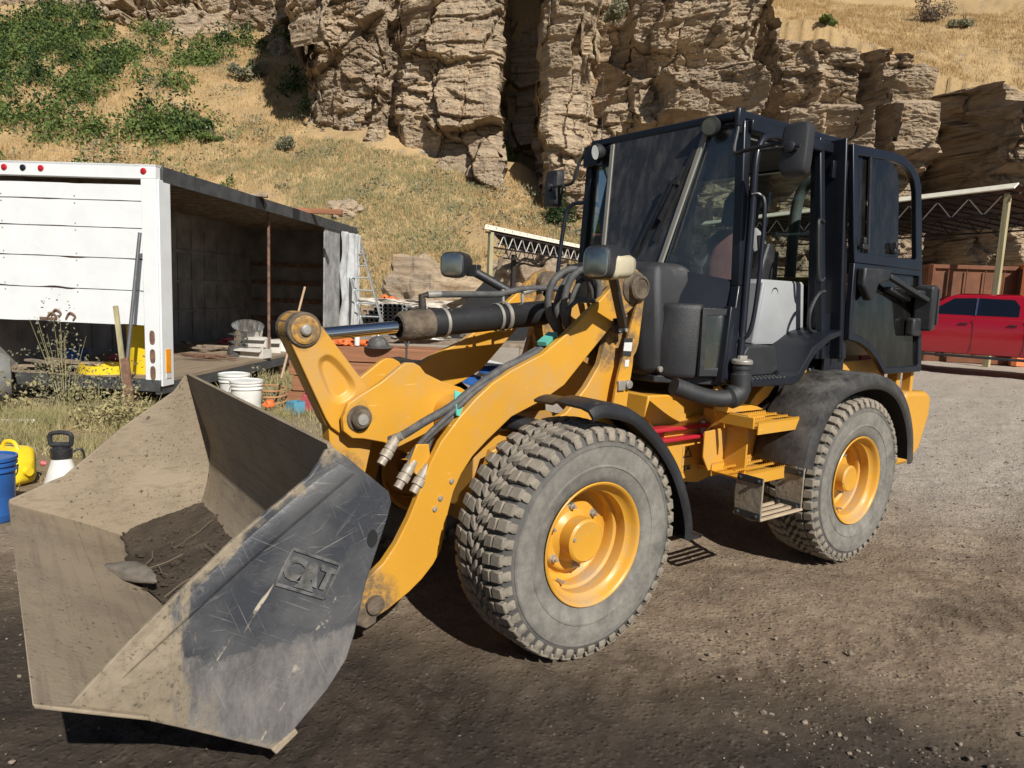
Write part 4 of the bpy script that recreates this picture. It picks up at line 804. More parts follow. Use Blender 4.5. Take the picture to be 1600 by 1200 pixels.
vloft([(1.62, -1.78, .34, .05, .035), (1.66, -1.80, .34, .06, .04), (1.86, -1.86, .34, .05, .04), (1.90, -1.87, .34, .03, .03)], 4).build('armrest', Mt['blk'], SE)
M().tube([(-1.84, .30, 1.95), (-1.83, .345, 1.70), (-1.80, .34, 1.56)], .018, 8).build('seat_belt', Mt['blackc'], SE)
m = M().tube([(-1.15, 0, 1.2), (-1.28, 0, 1.62), (-1.33, 0, 1.74)], [.06, .05, .04], 16).build('steering_column', Mt['blk'], CB)
ws = [(.19*math.cos(a), .19*math.sin(a), 0) for a in np.linspace(0, 2*math.pi, 33)[:-1]]
M().tube(ws, .014, 8, closed=True).bar((-.19, 0, 0), (.19, 0, 0), .02, .012, (0, 1, 0)).bar((0, -.19, 0), (0, 0, 0), .02, .012).cyl((0, 0, -.02), (0, 0, .02), .05).xf(Matrix.Translation((-1.36, 0, 1.78)) @ Matrix.Rotation(R(-28), 4, 'Y')).build('steering_wheel', Mt['blk'], CB)
CN = vloft([(1.30, -1.80, .42, .27, .11), (1.32, -1.80, .42, .275, .115), (1.66, -1.82, .42, .235, .095), (1.675, -1.82, .42, .225, .085)], 7, 40).build('side_console', Mt['gcon'], CB, ang=50)
M().prism([(-1.54, 1.30), (-1.60, 1.66), (-1.575, 1.66), (-1.515, 1.30)], .36, .535).build('console_edge', Mt['gcon'], CN, bevel=.01)
m = M().lathe([(.032, 0), (.032, .004), (.024, .002), (.001, .002)], (-1.72, .515, 1.60), n=24); m.build('console_lock', Mt['blk'], CN)
M().tube(sm([(-2.46, .27, 2.37), (-2.46, .18, 2.31), (-2.46, .14, 2.15), (-2.46, .14, 1.70)], 8), .038, 18).build('intake_pipe', Mt['duct'], LD)
M().bar((-1.98, .30, 1.60), (-1.95, .32, 1.86), .05, .10, (1, 0, 0)).build('extinguisher', Mt['blk'], CB, bevel=.012)
# tubular frame round the door opening + grab rails
m = M().tube(sm([(-1.19, .69, 1.20), (-1.215, .675, 1.40), (-1.255, .645, 1.95), (-1.262, .635, 2.25), (-1.30, .628, 2.37), (-1.38, .625, 2.425), (-1.55, .622, 2.435), (-1.88, .625, 2.43)], 6), .020, 12)
m.build('door_opening_tube', Mt['blkp'], CB)
M().tube(sm([(-1.19, .66, 1.34), (-1.225, .71, 1.38), (-1.26, .715, 1.60), (-1.285, .70, 2.02), (-1.275, .67, 2.10), (-1.24, .64, 2.10)], 6), .012, 10).build('grab_rail', Mt['blkp'], CB)
M().tube(sm([(-1.93, .66, 2.02), (-1.885, .66, 2.03), (-1.87, .665, 1.98), (-1.90, .675, 1.72), (-1.93, .68, 1.68), (-1.96, .675, 1.70)], 6), .012, 10).build('grab_rail', Mt['blk'], CB)
M().tube(sm([(-1.96, .69, 1.62), (-1.90, .685, 1.60), (-1.84, .68, 1.50), (-1.85, .68, 1.40), (-1.92, .68, 1.38)], 6), .011, 10).build('grab_rail', Mt['blk'], CB)
M().tube(sm([(-1.16, -.66, 1.30), (-1.08, -.72, 1.45), (-1.12, -.72, 2.0), (-1.15, -.69, 2.13), (-1.20, -.62, 2.15)], 6), .014, 10).build('grab_rail', Mt['blkp'], CB)
m = M()
for z in (2.33, 1.44): m.cyl((-2.075, .69-(z-1.44)*.045+.02, z-.055), (-2.075, .69-(z-1.44)*.045+.02, z+.055), .022, 12); m.box((-2.03, .675-(z-1.44)*.045+.01, z), (.09, .02, .10))
m.build('door_hinge', Mt['blkp'], CB, bevel=.003)
# work lights
def worklight(x, y, z, s):
    o = M().lathe([(.030, -.050), (.046, -.030), (.052, -.005), (.052, .012), (.047, .014), (.046, .008)], (0, 0, 0), 'x', 28, True).xf(Matrix.Translation((x, y, z)) @ Matrix.Rotation(R(12*s), 4, 'Z') @ Matrix.Rotation(R(12), 4, 'Y')).build('work_light', Mt['gryp'], CB)
    M().lathe([(.045, .009), (.044, .0105), (.001, .011)], (0, 0, 0), 'x', 28).xf(Matrix.Translation((x, y, z)) @ Matrix.Rotation(R(12*s), 4, 'Z') @ Matrix.Rotation(R(12), 4, 'Y')).build('lens', Mt['refl'], o)
worklight(-1.15, .415, 2.47, 1); worklight(-1.14, -.46, 2.445, -1)
m = M().mark().box((-1.20, -.53, 2.43), (.10, .13, .13)).mark().box((-1.19, .575, 2.475), (.05, .03, .13)).cyl((-1.155, .585, 2.44), (-1.155, .585, 2.535), .016, 12); m.build_each('mirror_mount', Mt['blkp'], CB, bevel=.006)
# mirrors
def mirror(s):
    a = [(-1.155, s*.585, 2.45), (-1.15, s*.59, 2.42), (-1.12, s*.60, 2.33), (-1.11, s*.62, 2.295), (-1.11, s*.70, 2.305), (-1.13, s*.90, 2.32)]
    if s < 0: a = [(-1.19, -.585, 2.46), (-1.16, -.63, 2.42), (-1.14, -.66, 2.30), (-1.14, -.70, 2.27), (-1.15, -.80, 2.27), (-1.17, -.90, 2.27)]
    arm_ = M().tube(sm(a, 5), .011, 10).build('mirror_arm', Mt['blk'], CB)
    zc = 2.275 if s > 0 else 2.26
    T = Matrix.Translation((-1.12 if s > 0 else -1.16, s*(.955 if s > 0 else .90), zc)) @ Matrix.Rotation(R(8*s if s > 0 else 0), 4, 'Z') @ Matrix.Rotation(R(-4), 4, 'Y')
    mm = M().loft([(.030, 0, 0, .054, .105), (.024, 0, 0, .064, .118), (.0, 0, 0, .070, .125), (-.030, 0, 0, .070, .125), (-.034, 0, 0, .066, .121)], 5.5, 40).xf(T).build('mirror_housing', Mt['blk'] if s < 0 else Mt['gryp'], arm_)
    M().loft([(-.0335, 0, 0, .062, .116), (-.036, 0, 0, .062, .116)], 5.5, 40).xf(T).build('mirror_glass', Mt['chrome'], arm_)
    M().lathe([(.026, .028), (.026, .052), (.020, .056), (.001, .056)], (0, -.01*s, .0), 'x', 20).xf(T).build('clamp', Mt['blk'], arm_)
    M().tube([(.045, -.16*s, -.0), (.045, .04*s, .0)], .009, 8).xf(T).build('clamp_rod', Mt['blk'], arm_)
mirror(1); mirror(-1)
# wiper
wb = M().bar((-1.115, .02, 1.72), (-1.17, .235, 2.20), .016, .014, (1, 0, 0)).bar((-1.10, -.02, 1.72), (-1.165, .205, 2.19), .010, .010, (1, 0, 0)).bar((-1.17, .19, 2.19), (-1.17, .27, 2.18), .02, .02)
wb.xf(Matrix.Translation((.075, .0, 0))).build('wiper_arm', Mt['blk'], CB)
M().bar((-1.055, .155, 1.86), (-1.155, .32, 2.36), .022, .02, (1, 0, 0)).bar((-1.06, .18, 1.98), (-1.13, .28, 2.27), .012, .035, (1, 0, 0)).build('wiper_blade', Mt['blk'], CB)
M().tube([(-1.22, -.50, 2.50), (-1.215, -.52, 2.98)], [.004, .002], 6).build('antenna', Mt['blk'], CB)
# ---- opened door
def dy(z): return .68+.0583*(2.5-z)
dout = [(-2.10, 2.485), (-2.60, 2.512), (-2.74, 2.502), (-2.86, 2.465), (-2.95, 2.415), (-2.995, 2.34), (-3.015, 2.2), (-3.06, 1.85), (-3.135, 1.13), (-3.12, 1.115), (-2.62, 1.115), (-2.52, 1.20), (-2.40, 1.275), (-2.28, 1.32), (-2.15, 1.34), (-2.135, 1.36)]
din = [(-2.165, 2.43), (-2.60, 2.455), (-2.72, 2.45), (-2.82, 2.42), (-2.885, 2.37), (-2.92, 2.30), (-2.94, 2.15), (-2.975, 1.87), (-2.975, 1.868), (-2.974, 1.866), (-2.5, 1.864), (-2.45, 1.862), (-2.40, 1.862), (-2.30, 1.862), (-2.21, 1.862), (-2.20, 1.90)]
def ringplate(o, i, y0, y1):
    n = len(o); vs = [(x, dy(z)+y0, z) for x, z in o]+[(x, dy(z)+y0, z) for x, z in i]+[(x, dy(z)+y1, z) for x, z in o]+[(x, dy(z)+y1, z) for x, z in i]
    f = []
    for k in range(n):
        j = (k+1) % n; f += [(k, j, n+j, n+k), (2*n+k, 3*n+k, 3*n+j, 2*n+j), (k, 2*n+k, 2*n+j, j), (n+k, n+j, 3*n+j, 3*n+k)]
    return M().add(vs, f)
upper = [(x, z) for x, z in dout[:8]]+[(-3.068, 1.80), (-2.175, 1.80), (-2.155, 1.95)]
ui = [(-2.165, 2.43), (-2.60, 2.455), (-2.72, 2.45), (-2.82, 2.42), (-2.885, 2.37), (-2.92, 2.30), (-2.94, 2.15), (-2.975, 1.88), (-2.977, 1.865), (-2.205, 1.865), (-2.20, 1.90)]
DR = ringplate(upper, ui, -.018, .018).build('cab_door', Mt['blkp'], LD, bevel=.006)
lo_ = [(-2.175, 1.80), (-3.068, 1.80), (-3.135, 1.13), (-3.12, 1.115), (-2.62, 1.115), (-2.52, 1.20), (-2.40, 1.275), (-2.28, 1.32), (-2.15, 1.34), (-2.155, 1.5)]
li_ = [(-2.215, 1.76), (-3.025, 1.76), (-3.085, 1.165), (-3.08, 1.155), (-2.64, 1.155), (-2.545, 1.235), (-2.42, 1.312), (-2.30, 1.36), (-2.195, 1.38), (-2.20, 1.5)]
ringplate(lo_, li_, -.017, .017).build('lower_frame', Mt['blkp'], DR, bevel=.005)
def doorpane(pts, yo, mt, name): return M().plate([(x, dy(z)+yo, z) for x, z in pts], .005).build(name, mt, DR)
doorpane([(-2.21, 1.765), (-3.03, 1.765), (-3.09, 1.16), (-2.64, 1.15), (-2.545, 1.23), (-2.42, 1.305), (-2.30, 1.355), (-2.19, 1.375)], -.004, Mt['gld'], 'lower_glass')
doorpane([(-2.17, 2.435), (-2.33, 2.443), (-2.345, 1.863), (-2.21, 1.863)], -.006, Mt['gld'], 'fixed_glass')
doorpane([(-2.31, 2.442), (-2.58, 2.45), (-2.67, 2.41), (-2.70, 2.34), (-2.735, 1.863), (-2.335, 1.863)], .008, Mt['gld'], 'sliding_glass')
M().bar((-2.315, dy(2.44)+.012, 2.44), (-2.34, dy(1.87)+.012, 1.87), .022, .012, (0, 1, 0)).build('glass_edge', Mt['blk'], DR)
m = M()
for x in (-2.26, -2.66): m.box((x, dy(1.9)+.026, 1.90), (.07, .03, .03)).box((x+.02, dy(1.9)+.03, 1.935), (.03, .03, .04))
m.build('slide_latch', Mt['blk'], DR, bevel=.004)
# inner door handle: flared cup and lever bar, latch box at the free edge
yh = dy(1.7)+.017
M().prism([(-2.20, 1.775), (-2.20, 1.66), (-2.30, 1.575), (-2.345, 1.60), (-2.38, 1.68), (-2.52, 1.71), (-2.52, 1.78)], yh, yh+.055).build('handle_cup', Mt['blk'], DR, bevel=.014)
M().bar((-2.50, yh+.05, 1.735), (-2.98, yh+.085, 1.60), .035, .03).build('handle_bar', Mt['gryp'], DR, bevel=.006)
M().bar((-2.58, yh+.012, 1.66), (-2.86, yh+.012, 1.60), .05, .03).build('handle_back', Mt['blk'], DR, bevel=.006)
m = M().box((-3.04, yh+.05, 1.55), (.13, .12, .30), (0, .1, .2)).box((-2.98, yh+.03, 1.64), (.20, .09, .05)).box((-2.95, yh+.03, 1.42), (.12, .06, .12))
m.build('latch_box', Mt['blk'], DR, bevel=.018, seg=3)
M().bar((-3.10, yh+.10, 1.68), (-3.105, yh+.10, 1.44), .02, .02, (0, 1, 0)).build('latch_edge', Mt['gryp'], DR, bevel=.004)
# ================= ground, hillside and cliffs (u right, v ahead of the photographer) =================
def vbase(u): return np.interp(u, [-90, -40, -14.6, -13.6, -8, 0, 6, 14, 24, 40, 70], [82, 70, 64, 44.5, 42.5, 41, 39, 36.5, 33.5, 30, 27])
def talus(u, v):
    v0 = np.interp(u, [-40, -8, 0, 3.5, 8, 14], [27, 27.5, 28, 29.5, 36, 39]); sl = np.interp(u, [-40, -12, 0, 5, 9], [.60, .62, .62, .55, .25])
    t = np.maximum(0, v-v0); return sl*t*np.clip(t/4, 0, 1)**.5
def ztop(u): return np.interp(u, [-90, -14, -13, 8, 12.3, 13.0, 16.6, 19.4, 22.4, 27, 36, 60], [40, 34, 26, 25, 23, 15.0, 14.2, 13.1, 11.3, 10.4, 9.8, 8.5])
def hgt(u, v):
    vb = vbase(u); z = talus(u, np.minimum(v, vb+1.5))
    zt = ztop(u)+.60*(v-vb-1.5); s = np.clip((v-vb-5.6)/.6, 0, 1); z = z*(1-s)+np.maximum(z, zt)*s
    hill = np.clip(z, 0, 1.5)/1.5
    z = z+hill*(1.1*fbm(u*.12, v*.12, 5, 3)+.35*fbm(u*.6, v*.6, 5, 8))
    near = np.clip((26-v)/16, 0, 1)
    z = z+(1-hill)*(.030*fbm(u*.9, v*.9, 4, 21)+near*(.022*fbm(u*3.6, v*3.6, 5, 31)+.013*np.abs(fbm(u*13, v*13, 5, 41, .6))))
    return z
rows = np.concatenate([np.linspace(-6, .4, 30)[:-1], .4+np.cumsum(np.geomspace(.006, .42, 800))])
rows = rows[rows < 125]; T = np.linspace(-1, 1, 900); wd = (np.abs(rows)+4.5)*1.15
U_ = T[None, :]*wd[:, None]; V_ = rows[:, None]*np.ones_like(T)[None, :]
Z_ = hgt(U_, V_)
# tyre ruts with lug marks
def rut(u, v, p, q, w_, s):
    dx, dy_ = q[0]-p[0], q[1]-p[1]; L = math.hypot(dx, dy_); t = ((u-p[0])*dx+(v-p[1])*dy_)/L; d = ((u-p[0])*-dy_+(v-p[1])*dx)/L
    m_ = np.exp(-(d/w_)**4)*(t > 0)*(t < L); return m_*(-.012+.006*np.sign(np.sin(t*38+np.abs(d)*22))*(np.abs(fbm(u*2, v*2, 3, s)) > .05))
for k, (p, q) in enumerate((((-2.2, .9), (7.5, 4.2)), ((-1.8, 1.9), (6.0, 4.8)), ((.2, 1.4), (9, 2.9)), ((2.4, 3.6), (9, 12)))): Z_ = Z_+rut(U_, V_, p, q, .19, 50+k)
XY = (CAM.x+R0.x*U_+F0.x*V_, CAM.y+R0.y*U_+F0.y*V_)
tag(npmesh('ground', np.stack([XY[0], XY[1], Z_-.012], -1).reshape(-1, 3), gridfaces(*U_.shape), Mt['ground']), kind='structure')
def gz(u, v): return float(hgt(np.array([[float(u)]]), np.array([[float(v)]]))[0, 0])-.012
# ---- main cliff: a sheet of jointed blocks
BU = [-15.2, -13.9, -13.4, -12.6, -9, -8.35, -8.1, -7.6, -7.3, -6.9, -1.6, -1.2, -1.0, .9, 1.25, 1.6, 3.2, 3.5, 4.1, 5.6, 5.9, 6.9, 7.3, 11.6, 11.9, 12.6, 13.0, 14.6, 14.8, 16.2, 16.5, 17.0, 17.3, 18.8, 19.1, 19.4, 21.1, 21.4, 23.5, 24.0, 27, 50]
BD = [-9, -4, -.4, .2, .9, .8, -.7, -.6, .4, .9, 1.2, .6, -4.2, -4.0, 3.2, 3.5, 3.0, 1.6, -.4, -.3, .9, 1.0, 1.7, 1.6, -.7, -.5, 1.4, 1.6, 1.3, 1.5, .1, .1, 2.2, 2.0, 1.0, -3.4, -3.2, 2.9, 3.1, -1.5, 1, 1]
def cliff(name, u0, u1, nu, z0, z1, nz, label, fixed=None, seed=0, sc=1.):
    u = np.linspace(u0, u1, nu)[:, None]*np.ones((1, nz)); t = np.linspace(0, 1, nz)[None, :]*np.ones((nu, 1))
    if fixed is None:
        ug = np.linspace(u0, u1, 6000); bg = np.interp(ug, BU, BD); sg = np.concatenate([[0], np.cumsum(np.hypot(np.diff(ug), np.diff(bg)*.8))]); u = np.interp(np.linspace(0, sg[-1], nu), sg, ug)[:, None]*np.ones((1, nz))
    zt = (ztop(u)+.35*fbm(u*.45, u*0, 3, 44)+.25*(hsh(np.floor(u/1.7), u*0, 3)-.5) if fixed is None else fixed[1](u)); z = z0+(zt-z0)*t
    # big buttresses and clefts
    if fixed is None:
        bu, bd = BU, BD
        wob = .35*fbm(z*.35, u*.1, 4, 5+seed); D = np.interp(u+wob*1.1, bu, bd); D0 = D.copy()
        # ledges: lower tier juts out under the upper one
        led = np.interp(u, [-14, -2, 0, 3, 5, 12, 13, 26], [9.6, 9.0, 8.6, 8.5, 13.0, 13.2, 11.3, 10.2])+.35*fbm(u*.3, u*0, 3, 9)
        D = D+np.clip((led-z)/.25, -1, 1)*np.where(u > 3.6, .75, .30)
        led2 = led-np.where(u > 3.6, 2.4, 2.0)-.4*fbm(u*.5, u*0+3, 3, 19); D = D-np.clip((led2-z)/.3, 0, 1)*np.where(u > 3.6, 1.3, .3)*(z < led2)
    else: D = 2.5*fbm(u*.09, z*.02, 4, seed); D0 = D*0
    # block jointing at three sizes, slightly warped
    wu = u+.85*D0+.35*fbm(u*.2, z*.2, 3, 2+seed)+.08*fbm(u*1.5, z*1.5, 4, 3+seed); wz = z+.40*fbm(u*.14, z*.2, 3, 6+seed)+.07*fbm(u*1.2, z*1.8, 4, 4+seed)+.06*u*0
    i1, e1, t1 = cells(wu/4.0/sc, wz/2.9/sc, 1+seed, .9, True); i2, e2, t2 = cells(wu/1.5/sc+7, wz/.8/sc, 2+seed, .9, True); i3, e3 = cells(wu/.55/sc, wz/.22/sc, 3+seed)
    i0, e0, t0 = cells(wu/2.6/sc+3, wz/8.5/sc, 8+seed, .9, True)
    mod = np.clip(.5+1.6*fbm(u*.16, z*.22, 3, 12+seed), .12, 1.0)
    D = D+sc*((i1-.5)*1.1+(i0-.5)*.75+(i2-.5)*.50*mod+(i3-.5)*.22*mod+t1*1.3+t0*.9+t2*.5*mod+(hsh(np.floor(wz/.42+.3*fbm(u*.3, z*0, 3, 88)), np.floor(wu/5.+i1*3), 5)-.5)*.34*np.clip(.5+2.2*fbm(u*.2+9, z*.3, 3, 66), 0, 1))
    cr = np.clip(.4+2*fbm(u*.5, z*.5, 3, 55+seed), 0, 1); D = D-sc*(.45*np.exp(-(e1/.016)**2)*cr+.30*np.exp(-(e0/.014)**2)*np.clip(cr+.3, 0, 1)+.16*np.exp(-(e2/.035)**2)*mod*cr+.04*np.exp(-(e3/.06)**2)*mod)
    D = D+.16*np.abs(fbm(u*.5, z*.8, 6, 30+seed, .6))+.06*fbm(u*2.5, z*9, 5, 33+seed)+.05*fbm(u*9, z*14, 4, 35+seed)
    base = vbase(u) if fixed is None else fixed[0](u); v = base-D+.05*(z-z0)
    rnd = np.clip((t-.97)/.03, 0, 1); v = v+rnd**2*(6.5+D*.8); z = z+rnd**2*np.where(u > 12, .9, 2.2)
    ju = .40*fbm(z*.4+3, D0*.6, 4, 71+seed)+.10*fbm(z*1.4, D0*1.5, 4, 72+seed)+.35*(hsh(np.floor(z/.8+.3*D0), np.floor(D0/1.1+.2*z), 9)-.5); u = u+ju; z = z+.08*fbm(u*.8, D0*1.3, 4, 75+seed)
    X = CAM.x+R0.x*u+F0.x*v; Y = CAM.y+R0.y*u+F0.y*v
    o = npmesh(name, np.stack([X, Y, z], -1).reshape(-1, 3), gridfaces(nu, nz), Mt['cliff'], smooth=False)
    o.data.set_sharp_from_angle(angle=R(45)) if False else None
    return tag(o, label, None, kind='structure')
cliff('cliff', -15.2, 34, 1500, -1, 20, 500, 'tall jointed tan sandstone cliff behind the loader')
cliff('far_cliff', -92, -11, 900, 15, 40, 260, 'band of broken brown cliff above the shrubby slope at upper left', (lambda u: vbase(u)*1.0-1.5, lambda u: 24+14+u*0), 40, 1.1)
# ---- boulders at the foot of the slope
BL = [((-2.9, 28.2), (5.4, 3.2, 3.6), 'big rounded tan boulder outcrop behind the left shed post'), ((-5.2, 27.8), (2.2, 1.6, 1.5), 'flat-topped tan boulder with a dark crack low on the slope'), ((-7.6, 29), (2.1, 1.5, 1.9), 'dark striped boulder low on the slope right of the trailer'),
      ((.7, 30), (6.5, 3.4, 4.6), 'wide tan rock outcrop seen under the shed roof'), ((-9.9, 48), (1.8, 1.3, 1.0), 'pale slab of rock halfway up the grassy slope'), ((-19.3, 58.5), (1.7, 1.2, 1.5), 'lone dark boulder high on the slope among green shrubs'),
      ((-3.9, 26.6), (1.3, 1.0, .8), 'small pale boulder beside the flat-topped one'), ((-8.4, 35.5), (1.6, 1.2, 1.1), 'grey boulder half sunk in dry grass above the trailer end')]
for i, ((u, v), d, lb) in enumerate(BL):
    p = W(u, v, gz(u, v)+d[2]*.22); tag(lumpy('boulder', (0, 0, 0), d, Mt['cliff'], 20+i, (0, 0, i*1.3), 6, .75, loc=p), lb, 'boulder')
# ---- loose stones on the near ground
def scatter_rocks():
    import bmesh
    V = []; F = []; n = 0; base = []
    for k in range(8):
        bm = bmesh.new(); bmesh.ops.create_icosphere(bm, subdivisions=1, radius=1); rs = random.Random(k)
        for v in bm.verts: v.co *= rs.uniform(.65, 1.15)
        base.append((np.array([v.co[:] for v in bm.verts]), np.array([[q.index for q in f.verts] for f in bm.faces]))); bm.free()
    us = []
    for k in range(26000):
        v = .9+RNG.random()**1.9*15; u = (RNG.random()*2-1)*(v*.85+.6)
        dens = fbm(np.array([u*.8]), np.array([v*.8]), 3, 77)[0]
        if dens*.5+(.25 if u*.4+v*.5 > 3.2 else -.10) < RNG.random()*.5-.25: continue
        us.append((u, v))
    us = np.array(us); zs = hgt(us[:, 0], us[:, 1]); 
    for k, (u, v) in enumerate(us):
        b, f = base[k % 8]; s = .003+.008*RNG.random()**6*(1.6 if RNG.random() < .2 else 1)+.0009*v*.3; a = RNG.random()*6.28; c_, s_ = math.cos(a), math.sin(a)
        w_ = b*np.array([s*1.3, s, s*.7]); x = w_[:, 0]*c_-w_[:, 1]*s_; y = w_[:, 0]*s_+w_[:, 1]*c_
        V.append(np.stack([CAM.x+R0.x*u+F0.x*v+x, CAM.y+R0.y*u+F0.y*v+y, w_[:, 2]+zs[k]-.012+s*.2], -1)); F.append(f+n); n += len(b)
    return npmesh('gravel', np.concatenate(V), np.concatenate(F), simple('loose_stones', (.22, .175, .13), .9, var=.6, sc=25, bump=.3), smooth=False)
tag(scatter_rocks(), 'small loose stones and clods strewn over the dirt yard', 'gravel', kind='stuff')
# ---- grass: many blades in one mesh
def blades(name, pts, hmin, hmax, nb, spread, wdt, mt, label, lean=.5, cat='grass'):
    V = []; n = len(pts); U0 = np.repeat(pts[:, 0], nb)+RNG.normal(0, spread, n*nb); V0 = np.repeat(pts[:, 1], nb)+RNG.normal(0, spread, n*nb)
    z = hgt(U0, V0)-.03; h_ = (hmin+(hmax-hmin)*RNG.random(n*nb))*np.repeat(.6+.4*RNG.random(n), nb); a = RNG.random(n*nb)*6.283; l = RNG.random(n*nb)*lean; w_ = wdt*(.6+.8*RNG.random(n*nb))
    X = CAM.x+R0.x*U0+F0.x*V0; Y = CAM.y+R0.y*U0+F0.y*V0; b = RNG.random(n*nb)*6.283
    p0 = np.stack([X-np.cos(b)*w_, Y-np.sin(b)*w_, z], -1); p1 = np.stack([X+np.cos(b)*w_, Y+np.sin(b)*w_, z], -1); p2 = np.stack([X+np.cos(a)*l*h_, Y+np.sin(a)*l*h_, z+h_], -1)
    Vv = np.stack([p0, p1, p2], 1).reshape(-1, 3); return tag(npmesh(name, Vv, np.arange(len(Vv)).reshape(-1, 3), mt, False), label, cat, kind='stuff')
def pick(n, u0, u1, v0, v1, fn, jit=0):
    u = u0+(u1-u0)*RNG.random(n); v = v0+(v1-v0)*RNG.random(n); k = fn(u, v) > RNG.random(n); return np.stack([u[k], v[k]], -1)
inhill = lambda u, v: ((talus(u, v) > .15) & (v < vbase(u)-.5)).astype(float)
vis = lambda u, v: (np.abs(u) < v*.76+1)
blades('dry_grass', pick(95000, -50, 9, 27.5, 68, lambda u, v: inhill(u, v)*vis(u, v)*np.clip(.65+1.2*fbm(u*.5, v*.5, 4, 61), .2, 1)), .14, .42, 5, .12, .016, Mt['straw'], 'dry straw-coloured grass covering the hillside')
gp = lambda u, v: inhill(u, v)*vis(u, v)*np.clip((fbm(u*.22, v*.3, 4, 71)+.12+.35*np.exp(-((u+6)/9)**2-((v-37)/7)**2))*3-.35, 0, 1)
blades('green_grass', pick(22000, -20, 9, 28, 46, gp), .12, .38, 6, .14, .018, Mt['ggrass'], 'greenish grass patches on the lower hillside')
top = lambda u, v: ((v > vbase(u)+6.5) & (v < vbase(u)+26)).astype(float)*vis(u, v)*np.clip(.6+1.4*fbm(u*.5, v*.5, 4, 63), .15, 1)
blades('cliff_top_grass', pick(70000, 11, 50, 30, 70, top), .15, .40, 5, .14, .016, Mt['straw'], 'dry grass on the slope above the right-hand cliff')
# ---- leafy things
def leafball(name, c, d, nleaf, size, mt, seed=0, lumps=7, parent=None, up=.3):
    rs = np.random.default_rng(seed); lc = rs.normal(0, .42, (lumps, 3)); lc[:, 2] = np.abs(lc[:, 2])*.9; lr = .32+.3*rs.random(lumps)
    k = rs.integers(0, lumps, nleaf); dr = rs.normal(0, 1, (nleaf, 3)); dr /= np.linalg.norm(dr, axis=1)[:, None]; rr = rs.random(nleaf)**.45
    p = lc[k]+dr*(lr[k]*rr)[:, None]; p[:, 2] = np.maximum(p[:, 2], 0); p = p/1.0*np.array(d)/2+np.array([0, 0, 0])
    a = rs.normal(0, 1, (nleaf, 3)); a /= np.linalg.norm(a, axis=1)[:, None]; b = rs.normal(0, 1, (nleaf, 3))+np.array([0, 0, up]); b = b-a*(a*b).sum(1)[:, None]; b /= np.linalg.norm(b, axis=1)[:, None]
    s = size*(.6+.8*rs.random(nleaf))[:, None]; q = np.stack([p-a*s*.5, p+b*s*.9, p+a*s*.5, p-b*s*.9], 1).reshape(-1, 3)
    o = npmesh(name, q, np.arange(len(q)).reshape(-1, 4), mt, False); o.location = c
    if parent is not None: o.parent = parent
    return o
def stems(name, d, n, mt, parent, seed=0, r=.012):
    rs = random.Random(seed); m_ = M()
    for k in range(n):
        a = rs.uniform(0, 6.28); x, y = math.cos(a)*d[0]*.4*rs.random(), math.sin(a)*d[1]*.4*rs.random(); h_ = d[2]*rs.uniform(.5, .95)
        m_.tube([(x*.1, y*.1, -.1), (x*.5, y*.5, h_*.5), (x, y, h_)], [r, r*.7, r*.3], 4)
    return m_.build(name, mt, parent)
def shrub(u, v, d, mt, label, nleaf=900, size=.09, seed=0, name='shrub', cat='shrub', group=None, z=None):
    t = thing(name, label, cat, W(u, v, (gz(u, v) if z is None else z)), seed*1.1, group); leafball('foliage', (0, 0, 0), d, nleaf, size, mt, seed, parent=t); stems('stems', d, 7, Mt['twig'], t, seed, .02); return t
# green scrub covering the left slope as one mass
def scrub(name, n, fn, rng_, mt, label, size, hh, per, seed):
    P_ = pick(n, *rng_, fn); rs = np.random.default_rng(seed); m_ = len(P_); k = np.repeat(np.arange(m_), per); N_ = len(k)
    sc_ = (.5+.9*rs.random(m_))[k]; uu = P_[k, 0]+rs.normal(0, .42, N_)*sc_; vv = P_[k, 1]+rs.normal(0, .42, N_)*sc_
    g = np.exp(-(((uu-P_[k, 0])**2+(vv-P_[k, 1])**2)/(.7*sc_)**2)); z = hgt(uu, vv)+rs.random(N_)**.6*hh*sc_*g
    p = np.stack([CAM.x+R0.x*uu+F0.x*vv, CAM.y+R0.y*uu+F0.y*vv, z], -1); a = rs.normal(0, 1, (N_, 3)); a /= np.linalg.norm(a, axis=1)[:, None]; b = rs.normal(0, 1, (N_, 3)); b -= a*(a*b).sum(1)[:, None]; b /= np.linalg.norm(b, axis=1)[:, None]
    s = size*(.6+.8*rs.random(N_))[:, None]; q = np.stack([p-a*s*.5, p+b*s*.9, p+a*s*.5, p-b*s*.9], 1).reshape(-1, 3)
    return tag(npmesh(name, q, np.arange(len(q)).reshape(-1, 4), mt, False), label, 'ground cover', kind='stuff')
left = lambda u, v: inhill(u, v)*vis(u, v)*np.clip((fbm(u*.38, v*.42, 4, 91)*3.4-.42+(-.36-u/v)*2.4+.25*np.clip((v-48)/12, 0, 1)), 0, 1)*(u/v < -.25)
scrub('scrub', 3000, left, (-46, -12, 36, 68), Mt['leaf'], 'bright green low scrub spreading over the left hillside', .13, 1.25, 55, 1)
scrub('dark_scrub', 500, left, (-46, -14, 44, 68), Mt['leafd'], 'dark green taller scrub among the bright scrub on the left hillside', .15, 1.9, 60, 2)
scrub('sagebrush', 900, lambda u, v: inhill(u, v)*vis(u, v)*.55, (-40, 4, 30, 64), Mt['sage'], 'pale grey sagebrush tufts dotted over the dry hillside', .09, .7, 45, 3)
def ray_uv(px, py, v): # photo position -> (u, z) at distance v, used once to read off places
    return ((px-800)/1105*v, 1.538+v*((458+.041*(px-800))-py)/1105)
shrub(-20.3, 44.5, (3.0, 2.2, 2.3), Mt['leafd'], 'round dark green bush standing out on the dry slope above the trailer', 2600, .13, 5)
